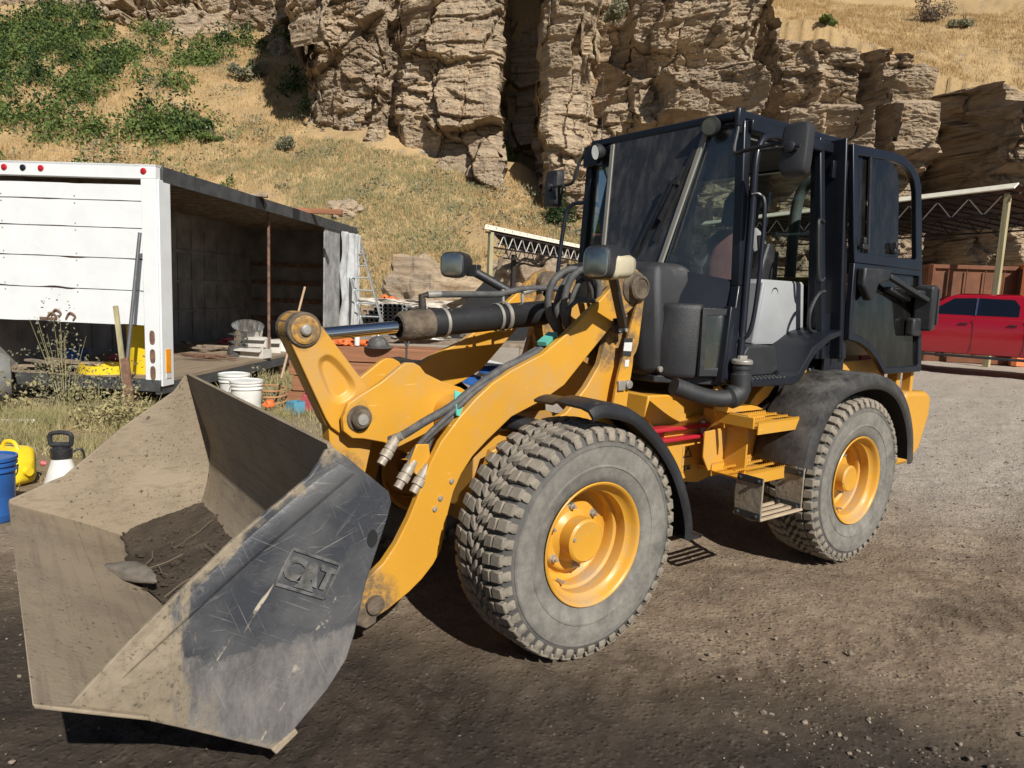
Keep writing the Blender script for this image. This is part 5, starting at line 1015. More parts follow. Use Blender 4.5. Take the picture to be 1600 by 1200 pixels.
shrub(-22.0, 44.3, (2.4, 2.0, 1.5), Mt['leaf'], 'bright green shrub left of the round dark bush', 1800, .12, 6)
shrub(-18.3, 43.3, (2.2, 1.6, 1.0), Mt['leaf'], 'low green shrub spreading right below the round dark bush', 1300, .12, 7)
shrub(-19.9, 54.0, (2.9, 2.2, 2.0), Mt['sage'], 'grey-green sage bush below the cliff edge near the cast shadow', 2600, .12, 8)
shrub(-13.7, 42.6, (1.3, 1.1, 1.4), Mt['sage'], 'small sage tuft at the foot of the main cliff corner', 900, .09, 9)
shrub(-.9, 43.6, (1.5, 1.1, 3.0), Mt['leaf'], 'thin green shrub growing in the dark cleft of the cliff', 900, .11, 10, z=8.6)
shrub(1.9, 36.2, (1.6, .8, 4.2), Mt['leafd'], 'trailing dark shrub hanging low in the cliff crevice beside the cab', 1100, .09, 11, z=5.2)
shrub(4.3, 37.2, (1.6, 1.2, 1.6), Mt['sage'], 'brownish shrub clinging to the cliff high behind the cab', 800, .09, 12, z=15.3)
def atop(px, py):                                   # where the line of sight through a photo position meets the slope above the cliff
    for v in np.arange(30, 90, .25):
        u, z = ray_uv(px, py, v)
        if v > float(vbase(u))+6.2 and gz(u, v) >= z: return u, v
    return ray_uv(px, py, 40)[0], 40
for k, (px, py, d, mt, lb) in enumerate([(1385, 62, (3.4, 2.6, 3.0), Mt['twig'], 'large bare grey-brown bush on top of the cliff'), (1445, 72, (1.9, 1.5, 1.3), Mt['sage'], 'round grey-green bush right of the bare bush on the cliff top'), (1568, 128, (2.2, 1.6, 1.6), Mt['sage'], 'grey-green brush at the cliff edge near the right border'), (1240, 66, (1.8, 1.4, .8), Mt['leaf'], 'low green tuft on the cliff top above the cab')]):
    u, v = atop(px, py); shrub(u, v, d, mt, lb, 2400 if k == 0 else 1400, .10 if k else .07, 30+k)
# ================= open-sided truck box (left) =================
def px(x, y, v): u, z = ray_uv(x, y, v); return u, z
TB = thing('truck_box', 'old white truck cargo box on the ground with roll-up door and missing side wall', 'truck box', W(-4.17, 8.3, 0), rotaz(4.3))
WX, LY, FZ, TZ = 2.42, 7.7, .34, 2.82
wh = Mt['wht']
rf_ = M().box((-WX/2, .05, (TZ+2.66)/2), (WX, .10, TZ-2.66)).box((-.09, .05, 1.46), (.18, .10, 2.40)).box((-WX+.06, .05, 1.46), (.12, .10, 2.40)).box((.012, .14, 1.46), (.024, .24, 2.40)).build('rear_frame', wh, TB, bevel=.006)
zs = [.97, 1.38, 1.75, 2.10, 2.41, 2.60]
for k in range(5):
    m = M(); n = 30; top, bot = [], []                     # slightly ragged panel edges
    z0, z1 = zs[k]+.006, zs[k+1]-.004
    for i in range(n+1):
        x = -2.30+i*2.115/n; rg = lambda s: .010*max(0, fbm(np.array([x*3+s]), np.array([k*3.3+s]), 4, 5)[0])*(3 if k in (0, 1) else 1)
        bot.append((x, z0+rg(1))); top.append((x, z1-rg(7)))
    m.prism(bot+top[::-1], .050, .078); m.build('door_panel', wh, TB)
m = M()
for k in range(1, 5): m.box((-1.24, .083, zs[k]), (2.1, .01, .05))
m.build('door_backing', Mt['rust'], TB)
m = M()
for x in (-1.93, -1.02):
    for z in zs[1:5]:
        for d in (-.04, .04): m.cyl((x, .050, z+d), (x, .044, z+d), .008, 8)
m.build('rivets', Mt['whtd'], TB)
for x, mt in ((-1.83, 'rlamp'), (-1.60, 'blkp'), (-1.38, 'rlamp'), (-.14, 'rlamp')):
    m = M().lathe([(.036, 0), (.034, -.010), (.024, -.016), (.001, -.018)], (x, 0, 2.745), n=20); m.build('marker_lamp', Mt[mt], TB)
dl = text_mesh('door_letters', 'DIESEL', .045, simple('green_ink', (.12, .28, .26), .6), TB, frame4(Vector((-2.10, .049, 1.995)), Vector((1, 0, 0)), Vector((0, 0, 1))), .001, .001)
M().box((-2.12, .050, 1.995), (.30, .004, .075)).build('door_sticker', Mt['lab'], TB)
m = M()
for z in (.84, .62, .42): m.loft([(.000, 0, 0, .034, .085), (.004, 0, 0, .030, .08)], 3, 24).xf(Matrix.Translation((-.085, 0, z)) @ Matrix.Rotation(-math.pi/2, 4, 'Z'), len(m.v)-48)
m.build('lamp_slots', Mt['rust'], TB)
M().box((.028, .14, .56), (.008, .10, .28)).build('orange_reflector', Mt['amb'], TB)
M().box((.028, .14, .38), (.008, .10, .06)).build('white_reflector', Mt['lab'], TB)
# latch hardware with peeled paint
m = M()
for x, z in ((-1.36, 1.02), (-1.12, 1.03), (-1.30, 1.06)): m.tube(sm([(x-.06, .045, z-.02), (x, .03, z+.06), (x+.06, .04, z+.02), (x+.03, .045, z-.03)], 4), .012, 6)
m.box((-1.40, .045, 1.01), (.22, .012, .03)).build('door_latch', Mt['rust'], TB)
M().box((-WX/2, LY/2, FZ-.02), (WX, LY, .04)).build('deck', Mt['deck'], TB)
m = M().box((-WX/2, .02, FZ-.07), (WX, .06, .14)).box((-.03, LY/2, FZ-.11), (.06, LY, .13)).box((-WX/2, LY*.5, FZ-.12), (.2, LY, .16)).box((-WX+.1, LY/2, FZ-.12), (.2, LY, .14)); m.build('bed_rail', Mt['dkst'], TB, bevel=.004)
for y in (1.0, 4.0, 7.0): M().box((-WX/2, y, .09), (WX*.9, .25, .18)).build('support_block', Mt['wood'], TB)
lw = M().box((-WX+.015, LY/2, (FZ+TZ)/2), (.03, LY, TZ-FZ)).build('left_wall', Mt['wallin'], TB)
m = M()
for i in range(16): m.box((-WX+.04, .3+i*.48, 1.45), (.02, .03, 2.0))
for z in (.95, 1.5, 2.05): m.box((-WX+.045, LY/2, z), (.03, LY-.3, .05))
m.build('wall_ribs', Mt['wallin'], lw)
fw = M().box((-WX/2, LY-.02, (FZ+TZ)/2), (WX, .04, TZ-FZ)).build('front_wall', Mt['wallin'], TB)
m = M()
for z in (.75, 1.15, 1.55, 1.95): m.box((-WX/2, LY-.06, z), (WX-.1, .03, .09))
m.build('wall_slats', Mt['rust'], fw)
M().box((-WX/2, LY/2, TZ-.012), (WX, LY, .024)).build('roof', Mt['wht'], TB)
m = M()
for i in range(22): m.box((-WX/2, .35+i*.34, TZ-.06), (WX-.1, .05, .07))
m.build('roof_bows', Mt['wood'], TB)
M().box((.005, LY/2+.06, TZ-.09), (.04, LY-.1, .18)).build('roof_rail', Mt['dkst'], TB, bevel=.004)
for y in (2.7, 4.15): M().box((.027, y, TZ-.09), (.006, .28, .181)).build('rail_patch', Mt['blackc'], TB)
M().cyl((-.12, 3.35, FZ), (-.12, 3.35, TZ-.1), .024, 10).build('side_prop', Mt['rust'], TB)
M().box((-.02, 6.15, (FZ+TZ)/2-.05), (.03, .9, TZ-FZ-.1)).build('side_panel', Mt['whtd'], TB)
# torn grey tarp hanging at the far end
def drape(name, u0, u1, v0, v1, z0, z1, mt, seed=0, par=None, amp=.09, nx=60, nz=50):
    t = np.linspace(0, 1, nx)[:, None]*np.ones((1, nz)); zz = np.linspace(0, 1, nz)[None, :]*np.ones((nx, 1))
    off = amp*(np.sin(t*22+2*fbm(zz*2, t*3, 3, seed))*(.3+.7*(1-zz))+fbm(t*6, zz*3, 4, seed))
    dx, dy_ = u1-u0, v1-v0; L = math.hypot(dx, dy_); z = z0+(z1-z0)*zz+.08*fbm(t*5, t*0, 3, seed)*(1-zz)
    shrink = 1-.25*zz*(1-zz)*2*(t-.5)
    x = u0+dx*t*shrink-dy_/L*off; y = v0+dy_*t*shrink+dx/L*off
    o = npmesh(name, np.stack([x, y, z], -1).reshape(-1, 3), gridfaces(nx, nz), mt)
    sol = o.modifiers.new('s', 'SOLIDIFY'); sol.thickness = .006
    if par is not None: o.parent = par
    return o
drape('hanging_tarp', .05, .10, 6.6, 7.75, .45, 2.66, Mt['tarp'], 3, TB, .07)
def inbox(x, y, z=FZ): return TB.matrix_basis @ Vector((x, y, z))
TB.matrix_basis = Matrix.Translation(TB.location) @ Matrix.Rotation(TB.rotation_euler[2], 4, 'Z')
RZ = rotaz(4.3)
def place(o, x, y, z=FZ, rz=0): o.location = inbox(x, y, z); o.rotation_euler = (0, 0, RZ+rz); return o
def bucket(name, label, mt, r, h, loc, lid=True, rz=0, group=None):
    t = thing(name, label, 'bucket', loc, rz, group)
    m = M().lathe([(.001, 0), (r*.86, 0), (r*.88, .006), (r*.96, h*.78), (r*1.04, h*.79), (r*1.04, h*.82), (r*.97, h*.83), (r*.98, h*.88), (r*1.05, h*.885), (r*1.05, h*.92), (r, h*.93), (r, h), (r*.96, h), (r*.9, h*.1)], (0, 0, 0), 'z', 40); m.build('body', mt, t)
    if lid: M().lathe([(r*1.04, h*.955), (r*1.07, h*.96), (r*1.07, h*1.01), (r*1.0, h*1.015), (r*.97, h*.99), (.001, h*.985)], (0, 0, 0), 'z', 40).build('lid', mt, t)
    M().tube(sm([(-r*1.05, 0, h*.84), (-r*.9, -r*.55, h*.60), (0, -r*1.12, h*.50), (r*.9, -r*.55, h*.60), (r*1.05, 0, h*.84)], 5), .004, 6).build('handle', Mt['zinc'], t); return t
# things on the deck
place(tag(M().lathe([(.23, 0), (.235, .02), (.24, .58), (.25, .60), (.24, .62), (.22, .60), (.22, .03)], (0, 0, 0), 'z', 40).build('yellow_drum', Mt['yelp']), 'bright yellow plastic drum standing behind the trailer door post', 'drum'), -.52, .62)
place(tag(M().lathe([(.30, 0), (.30, .10), (.27, .10), (.27, .0)], (0, 0, 0), 'z', 44).build('yellow_ring', Mt['yelp']), 'flat yellow plastic ring lying on the trailer deck', 'ring'), -.98, .45)
t = thing('wire_frame_seat', 'small rusty metal frame standing on the yellow drum', 'frame', inbox(-.66, .62, FZ+.62), RZ)
M().tube([(-.14, 0, -.02), (-.14, 0, .22), (.12, 0, .20), (.14, 0, .02)], .012, 6).build('hoop', Mt['rust'], t)
place(tag(M().tube(sm([(-.06, 0, 0), (.0, .02, .12), (.05, 0, .0)], 5), .010, 6).tube([(0, .02, .11), (.01, .03, .20)], .02, 8).build('hand_tool', Mt['redp']), 'little red tool handle beside the yellow drum', 'tool'), -.46, .55, FZ+.62)
bucket('tub', 'blue plastic tub at the back left corner of the trailer deck', Mt['bluep'], .16, .22, inbox(-1.72, .9), False)
tag(lumpy('pink_bag', (0, 0, 0), (.34, .26, .20), Mt['redp'], 5, sub=4, amp=.5, loc=inbox(-1.25, 1.2, FZ+.08)), 'faded pink cloth bundle lying inside the trailer behind the plants', 'bundle')
t = tag(lumpy('red_bag', (0, 0, 0), (.42, .30, .14), Mt['redp'], 6, sub=4, amp=.5, loc=inbox(-1.7, 5.2, FZ+.06)), 'small red cloth heap far back on the trailer deck', 'bundle')
m = M().lathe([(.001, .0), (.21, .0), (.215, .01), (.25, .40), (.26, .40), (.245, .38), (.205, .02)], (0, 0, 0), 'z', 32)
place(tag(m.build('clear_tub', glass('cloudy_plastic', (.55, .56, .54), .05, .5)), 'cloudy clear plastic tub tipped among the junk on the deck', 'tub'), -.60, 3.6, FZ+.10).rotation_euler = (R(18), R(10), RZ)
place(tag(M().lathe([(.13, 0), (.15, .0), (.17, .06), (.15, .15), (.13, .15), (.12, .06)], (0, 0, 0), 'z', 32).tube([(.15*math.cos(a*.6), .15*math.sin(a*.6), .16+.012*a) for a in range(20)], .008, 6).build('wire_coil', Mt['hose']), 'black coil of wire and hose in front of the clear tub', 'coil'), -.50, 3.05)
for k, (x, y, z, d, lb) in enumerate([(-.22, 3.0, .0, (.5, .24, .14), 'long white carton lying open at the deck edge by the prop'), (-.30, 3.35, .14, (.34, .24, .16), 'small white carton stacked on the deck edge junk'), (-.42, 3.9, .0, (.5, .3, .22), 'crumpled pale carton behind the black wire coil')]):
    o = thing('carton', lb, 'box', inbox(x, y, FZ+z), RZ+.3*k-.2); M().box((0, 0, d[2]/2), d).build('body', simple('off_white_card', (.52, .49, .44), .8, var=.12), o, bevel=.004); M().box((0, -d[1]*.62, d[2]*.9), (d[0]*.96, d[1]*.4, .006), (.4, 0, 0)).build('flap', simple('off_white_flap', (.5, .47, .42), .8), o)
place(tag(M().plate([(0, 0, 0), (.34, .05, 0), (.30, .05, .62)], .006).build('white_sheet', Mt['whtp']), 'pointed white plastic sheet propped up behind the cartons', 'sheet'), -.35, 4.2)
for k in range(9):
    a = random.uniform(-.35, .35); l = random.uniform(.25, .5); x, y = -.70+random.uniform(-.15, .15), 2.35+random.uniform(-.3, .3)
    o = M().tube([(-l, 0, 0), (l, 0, .0)], .008+.003*(k % 2), 6).build('scrap_rod', Mt['rust']); tag(o, 'thin rusty rod in the loose pile on the trailer deck', 'rod', 'rusty rods piled on the trailer deck'); o.location = inbox(x, y, FZ+.015+.01*k); o.rotation_euler = (0, 0, RZ+a)
for k in range(7):
    o = M().box((0, 0, 0), (random.uniform(.5, .9), .09, .025)).build('board', Mt['wood']); tag(o, ['lowest', 'second lowest', 'third lowest', 'middle', 'third highest', 'second highest', 'topmost'][k]+' grey board of the loose pile at the trailer rear', 'board', 'grey boards piled at the trailer rear'); o.location = inbox(-1.55+random.uniform(-.2, .25), .32+random.uniform(-.15, .25), FZ+.015+.022*k); o.rotation_euler = (0, 0, RZ+random.uniform(-.5, .5))
for k in range(8):
    o = M().box((0, 0, 0), (random.uniform(.3, .8), .08, .03)).build('board', Mt['wood']); tag(o, 'small tan offcut scattered on the open side of the trailer deck', 'board', 'tan offcuts on the open trailer deck'); o.location = inbox(-1.2+random.uniform(-.7, .7), 4.3+random.uniform(-.9, .9), FZ+.02+.012*k); o.rotation_euler = (0, 0, RZ+random.uniform(-1.5, 1.5))
tag(lumpy('teal_cloth', (0, 0, 0), (.5, .3, .12), Mt['teal'], 9, sub=3, amp=.6, loc=inbox(-1.25, 4.9, FZ+.06)), 'dull teal cloth heap among the offcuts on the deck', 'cloth')
# planks lying on the trailer roof
for (x, y, d, rz, mt, lb) in ((-1.5, 7.2, (1.5, .20, .07), .02, Mt['wood'], 'grey weathered plank stack on the slope behind the trailer roof'), (-.35, 2.6, (1.0, .16, .04), .3, Mt['wood'], 'grey plank lying across the middle of the trailer roof'), (-.02, 4.9, (1.2, .10, .09), .05, Mt['redw'], 'reddish timber lying over the edge of the trailer roof')):
    o = M().box((0, 0, d[2]/2), d).build('plank', mt, None, bevel=.004); tag(o, lb, 'plank'); place(o, x, y, TZ+.002, rz)
o = M().box((0, 0, .15), (.06, .06, .3)).build('short_post', Mt['dkst']); tag(o, 'short dark stub sticking up from the trailer roof', 'post'); place(o, -1.55, 3.0, TZ)
# ================= leaning things by the trailer =================
def lean(name, a, b, va, vb, r, mt, label, cat, flat=None):
    ua, za = px(*a, va); ub, zb = px(*b, vb); p, q = W(ua, va, za), W(ub, vb, zb); m = M()
    if flat: m.bar((0, 0, 0), q-p, flat[0], flat[1], F0)
    else: m.cyl((0, 0, 0), q-p, r, 12)
    o = m.build(name, mt, None, loc=p, bevel=.002 if flat else 0); return tag(o, label, cat)
lean('steel_pipe', (184, 640), (219, 366), 7.85, 8.1, .020, simple('dark_galvanised_pipe', (.14, .145, .15), .5, .4, dust=.3), 'long dark steel pipe leaning against the white trailer rear', 'pipe')
lean('wood_stake', (193, 640), (178, 478), 7.80, 8.0, 0, Mt['postw'], 'greenish wooden stake leaning beside the dark steel pipe', 'stake', (.05, .03))
lean('rusty_plate', (198, 650), (190, 560), 7.6, 7.75, 0, Mt['rust'], 'rusty brown angle iron standing beside the leaning stake', 'angle iron', (.09, .03))
lean('broom_handle', (436, 592), (473, 449), 8.3, 8.9, .014, simple('pale_wood_handle', (.42, .28, .18), .7), 'pale wooden broom handle leaning at the trailer side', 'broom handle')
# ladder
t = thing('ladder', 'aluminium ladder leaning against the far end of the trailer', 'ladder', W(*[px(597, 560, 13.5)[0], 13.5], 0))
b0 = Vector((0, 0, 0)); tp = W(px(545, 385, 16.2)[0], 16.2, 2.5)-W(px(597, 560, 13.5)[0], 13.5, 0); sd2 = R0*.42
for s in (-.5, .5): M().bar(sd2*s, tp+sd2*s, .03, .09, F0).build('rail', Mt['alu'], t)
for k in range(9): M().cyl(tp*(.06+k*.105)-sd2*.5, tp*(.06+k*.105)+sd2*.5, .016, 8).build('rung', Mt['alu'], t)
# ================= containers and objects near the bucket (left edge) =================
def ground_at(px_, py_):
    d = FW+rt2*((px_-800)/1105.27)-up2*((py_-600)/1105.27); k = -CAM.z/d.z; p = CAM+d*k; q = p-Vector((CAM.x, CAM.y, 0)); return q.dot(R0), q.dot(F0)
u, v = ground_at(18, 755)
t = thing('jerry_can', 'yellow plastic jug with sloped shoulders lying on the straw at the left edge', 'jug', W(u, v, gz(u, v)), rotaz(20))
m = M().loft([(-.15, 0, .13, .10, .11), (-.145, 0, .14, .125, .135), (.06, 0, .145, .13, .14), (.10, 0, .14, .12, .13), (.15, 0, .12, .07, .08), (.165, 0, .12, .04, .05)], 5, 32); m.build('body', Mt['yelp'], t)
M().cyl((.16, 0, .12), (.20, 0, .12), .03, 16).build('cap', Mt['yelp'], t); M().tube(sm([(-.08, 0, .27), (-.04, 0, .32), (.05, 0, .32), (.09, 0, .26)], 4), .014, 8).build('handle', Mt['yelp'], t)
u, v = ground_at(-14, 812); bucket('bucket', 'dark blue plastic bucket cut off by the left edge', Mt['bluep'], .145, .40, W(u, v, gz(u, v)), True)
u, v = ground_at(98, 762)
t = thing('pump_sprayer', 'white hand pump sprayer with black pump handle standing beside the bucket', 'sprayer', W(u, v, gz(u, v)), rotaz(-10))
M().lathe([(.001, 0), (.115, 0), (.12, .02), (.118, .05), (.06, .24), (.052, .26), (.001, .26)], (0, 0, 0), 'z', 36).build('tank', Mt['whtp'], t)
M().lathe([(.058, .235), (.070, .24), (.072, .30), (.05, .315), (.03, .32), (.001, .32)], (0, 0, 0), 'z', 28).build('pump_head', Mt['blk'], t)
M().tube(sm([(-.055, 0, .33), (-.07, 0, .36), (-.065, 0, .41), (0, 0, .425), (.065, 0, .41), (.07, 0, .36), (.055, 0, .33)], 4, True), .016, 10, closed=True).cyl((-.06, 0, .335), (.06, 0, .335), .02, 10).build('pump_handle', Mt['blk'], t)
M().tube(sm([(.06, 0, .27), (.12, .02, .30), (.14, .03, .24), (.12, .04, .15), (.16, .05, .02), (.25, .02, .02)], 6), .008, 8).build('hose', Mt['blk'], t)
M().cyl((-.09, -.03, .20), (-.12, -.04, .21), .018, 12).build('relief_valve', Mt['redp'], t)
u, v = ground_at(-40, 662); u2, v2 = ground_at(56, 663); o = M().cyl((0, 0, .03), W(u2, v2, .03)-W(u, v, 0), .035, 12).build('white_pipe', Mt['whtp'], None, loc=W(u, v, gz(u, v))); tag(o, 'pale pipe lying on the dry grass at the far left', 'pipe')
t = thing('grey_tank', 'grey rounded steel tank half hidden at the left edge beside the trailer', 'tank', W(-6.25, 7.9, gz(-6.2, 7.9)), 0); M().lathe([(.001, -.5), (.25, -.48), (.31, -.38), (.31, .38), (.25, .48), (.001, .5)], (0, 0, .32), 'x', 32).build('shell', simple('grey_tank_paint', (.16, .16, .155), .7, dust=.3), t)
for k in (-.25, .25): M().box((k, 0, .04), (.06, .4, .10)).build('foot', Mt['dkst'], t)
# white buckets and bits between bucket and trailer
u = px(381, 600, 7.6)[0]; bucket('bucket', 'white lidded plastic bucket nearest the loader bucket edge', Mt['whtp'], .165, .42, W(u, 7.6, .06), True)
u = px(362, 600, 8.1)[0]; bucket('bucket', 'white lidded plastic bucket half hidden behind the other white bucket', Mt['whtp'], .165, .42, W(u, 8.1, .06), True, 2)
u = px(417, 640, 8.4)[0]; tag(lumpy('plastic_pot', (0, 0, 0), (.15, .15, .12), Mt['orp'], 2, sub=3, amp=.3, loc=W(u, 8.4, .09)), 'small orange-red plastic pot in the weeds by the white buckets', 'pot')
u = px(459, 640, 8.3)[0]; t = thing('blue_crate', 'small light blue plastic crate in the weeds', 'crate', W(u, 8.3, 0), .3)
crm = simple('sky_blue_plastic', (.10, .30, .42), .5, var=.15, dust=.2)
for s in (-1, 1): M().box((s*.075, 0, .08), (.008, .15, .15)).build('side', crm, t); M().box((0, s*.075, .08), (.142, .008, .15)).build('end', crm, t)
M().box((0, 0, .01), (.14, .14, .012)).build('base', crm, t)
u = px(490, 635, 8.5)[0]; t = thing('fuel_can', 'faded pink-red fuel can in the weeds beside the timber stack', 'fuel can', W(u, 8.5, .0), .5); M().loft([(-.15, 0, .14, .09, .12), (-.14, 0, .15, .11, .14), (.08, 0, .15, .11, .14), (.15, 0, .12, .08, .09)], 4, 28).build('body', Mt['redp'], t); M().tube(sm([(-.08, 0, .28), (-.04, 0, .33), (.05, 0, .33), (.08, 0, .27)], 4), .014, 8).build('handle', Mt['redp'], t); M().cyl((.10, 0, .22), (.14, 0, .27), .025, 12).build('spout_cap', Mt['blk'], t)
tag(M().tube([(.14*math.cos(a*.5)*(1+.03*(a % 5)), .14*math.sin(a*.5), .02+.006*a) for a in range(40)], .010, 6).build('rope', simple('orange_tan_rope', (.42, .22, .10), .9), None, loc=W(px(425, 600, 8.6)[0], 8.6, .05)), 'coiled orange-tan rope in the grass behind the white buckets', 'rope')
# reddish timber stack with workshop odds and ends on top
TS = thing('timber_stack', 'stack of reddish square timbers behind the loader tilt lever', 'timber stack', W(-1.95, 8.9, 0), rotaz(0))
for r_ in range(4):
    for c_ in range(2):
        x0 = [-.86, -.80, -.84, -.70][r_]; M().box((x0+.95+random.uniform(-.03, .03), .02+c_*.26, .10+r_*.198), (1.95, .235, .185)).build('timber', Mt['redw'], TS, bevel=.008)
def onstack(px_, z=.79, dv=0): v_ = 8.9+dv; return W(px(px_, 500, v_)[0], v_, z)
def can(px_, h, mt, label, dv=0, r=.033, z=.80):
    t = thing('spray_can', label, 'spray can', onstack(px_, z, dv)); M().lathe([(.001, 0), (r, 0), (r, h*.8), (r*.75, h*.86), (.001, h*.86)], (0, 0, 0), 'z', 20).build('can', mt, t); M().lathe([(r*.7, h*.86), (r*.7, h), (.001, h)], (0, 0, 0), 'z', 16).build('cap', Mt['whtp'], t)
can(555, .22, Mt['whtp'], 'white spray can on the timber stack nearest the lever'); can(581, .21, simple('beige_can', (.5, .42, .3), .4), 'beige spray can standing right of the white one', .1); can(588, .20, Mt['alu'], 'silver spray can touching the beige one', .2)
tag(lumpy('orange_gloves', (0, 0, 0), (.34, .2, .14), Mt['orp'], 12, sub=4, amp=.8, loc=onstack(528, .84)), 'crumpled orange-red cloth on the left end of the timber stack', 'cloth')
for k, q in enumerate((541, 549, 566)): t = thing('orange_fitting', ['orange pipe fitting lying next to the orange cloth', 'orange pipe fitting between the cloth and the white can', 'orange pipe fitting just right of the white can'][k], 'fitting', onstack(q, .83, .06), k); M().lathe([(.03, -.05), (.042, -.05), (.042, .05), (.03, .05)], (0, 0, 0), 'x', 20).build('ring', Mt['orp'], t)
t = thing('hat', 'black cap or folded cloth resting on the timber stack', 'cap', onstack(588, .80, -.1)); M().lathe([(.13, .0), (.135, .02), (.11, .09), (.06, .13), (.001, .14)], (0, 0, 0), 'z', 28).build('crown', Mt['hose'], t); M().lathe([(.10, .005), (.18, -.01), (.18, .0), (.10, .02)], (-.03, -.03, 0), 'z', 24).build('brim', Mt['hose'], t)
t = thing('black_tube', 'black tube with white label on the workbench behind the cylinder', 'tube', onstack(650, .98, .4)); M().cyl((-.35, 0, 0), (.42, 0, 0), .05, 20).build('body', Mt['cyl'], t); M().lathe([(.0505, .02), (.0505, .16)], (0, 0, 0), 'x', 24).build('label', Mt['lab'], t)
BN = thing('workbench', 'low grey board bench behind the yellow lever plates', 'bench', W(px(700, 500, 9.7)[0], 9.7, 0)); M().box((0, 0, .84), (2.2, .6, .05), (0, 0, rotaz(0))).build('top', Mt['wood'], BN, bevel=.005)
for a in (-1, 1):
    for b in (-1, 1): q = R0*a*1.0+F0*b*.25; M().box((q.x, q.y, .41), (.08, .08, .81), (0, 0, rotaz(0))).build('leg', Mt['wood'], BN)
for k, (q, z, d, mt, lb) in enumerate([(690, .93, (.22, .16, .12), Mt['zinc'], 'grey metal coupling lying on the bench'), (616, .90, (.16, .14, .10), Mt['whtd'], 'pale metal flange beside the black cap'), (735, .95, (.3, .2, .16), Mt['steel'], 'dull grey metal housing on the right of the bench'), (670, .90, (.4, .3, .08), Mt['lab'], 'crumpled pale paper on the bench'), (770, .92, (.26, .2, .14), Mt['teal'], 'teal plastic packet on the bench end')]):
    tag(lumpy('bench_item', (0, 0, 0), d, mt, 40+k, sub=4, amp=.7, loc=onstack(q, z, .55)), lb, 'object')
t = thing('upright_tool', 'dark forked steel tool standing in front of the bench', 'tool', onstack(633, .55, -.1)); M().cyl((0, 0, 0), (0, 0, .30), .012, 8).tube(sm([(-.02, 0, .42), (-.03, 0, .34), (0, 0, .28), (.03, 0, .34), (.02, 0, .42)], 4), .012, 8).build('fork', Mt['dkst'], t)
t = thing('black_dish', 'shallow black dish behind the yellow lever plates', 'dish', onstack(648, .62, -.3)); M().lathe([(.001, 0), (.22, .02), (.30, .06), (.31, .07), (.22, .04), (.001, .02)], (0, 0, 0), 'z', 32).build('bowl', Mt['blackc'], t)
u, v = px(737, 600, 10)[0], 10.0; t = thing('paper_heap', 'pile of printed sheets and torn packaging on the ground seen between the arms', 'litter pile', W(u, v, .0))
for k in range(16): M().box((random.uniform(-.5, .7), random.uniform(-.3, .3), .12+.03*k), (.45, .32, .008), (random.uniform(-.4, .4), random.uniform(-.4, .4), random.uniform(0, 3))).build('sheet', [Mt['lab'], Mt['lab'], simple('tan_card%d' % k, (.5, .33, .2), .8), Mt['bluep']][k % 4] if k % 4 != 2 else simple('tan_card', (.5, .33, .2), .8), t)
# farther junk: pipe ends, cones of orange tubes, pallets
PB = thing('pipe_bundle', 'tarp-covered bundle of black pipes with open ends facing the yard', 'pipe bundle', W(px(610, 500, 20)[0], 20, 0), rotaz(4))
n_ = 0
for r_ in range(6):
    for c_ in range(16-2*r_):
        if n_ < 70: M().lathe([(.05, 0), (.065, 0), (.065, 1.6), (.05, 1.6), (.05, .02)], (-1.0+c_*.135+r_*.13, 0, .50+r_*.105), 'y', 12).build('pipe', Mt['whtd'] if (r_+c_) % 5 == 0 else Mt['cyl'], PB); n_ += 1
M().box((0, .9, .22), (2.6, 2.0, .42)).build('pallet', Mt['wood'], PB)
drape('cover', -1.5, 1.6, .5, .7, 1.02, 1.22, simple('pale_dusty_cover', (.55, .49, .42), .8), 8, PB, .12)
OC = []
for r_ in range(2):
    for c_ in range(5):
        p = W(px(597+c_*11+r_*5, 480, 22)[0], 22+.1*r_, 1.02+.20*(1-r_)-c_*.05); o = thing('orange_reel', ['leftmost', 'second', 'third', 'fourth', 'rightmost'][c_]+' orange-faced spool in the '+['upper', 'lower'][r_]+' row above the pipe bundle', 'spool', p, rotaz(8), 'orange-faced spools above the pipe bundle')
        M().lathe([(.03, -.03), (.04, -.04), (.10, -.03), (.115, 0), (.10, .02), (.06, .3), (.03, .3)], (0, 0, 0), 'y', 20).build('spool', Mt['orp'] if True else None, o)
PT = thing('spool_table', 'rough board table holding the orange spools', 'table', W(px(612, 480, 22)[0], 22.1, 0), rotaz(4)); M().box((0, 0, .86), (1.9, .8, .06)).build('top', Mt['wood'], PT)
for a in (-.85, .85):
    for b in (-.3, .3): M().box((a, b, .42), (.09, .09, .84)).build('leg', Mt['wood'], PT)
for k, (q, v, d, lb) in enumerate([(655, 23, (1.3, .8, .9), 'dark brown crate stack behind the hose fitting'), (700, 22.5, (1.5, .8, .55), 'low brown pallet pile left of the black tarp')]):
    t = thing('crate_stack', lb, 'crate stack', W(px(q, 480, v)[0], v, 0), rotaz(5))
    for r_ in range(4): M().box((0, 0, d[2]*(r_+.5)/4), (d[0]*random.uniform(.85, 1), d[1], d[2]/4-.04)).build('crate', [Mt['wood'], Mt['rust']][r_ % 2], t, bevel=.01)
    for r_ in range(3): M().box((random.uniform(-.4, .4), 0, d[2]+.06), (.3, .3, .12), (0, 0, r_)).build('box', [Mt['rust'], Mt['lab'], Mt['blackc']][r_], t)
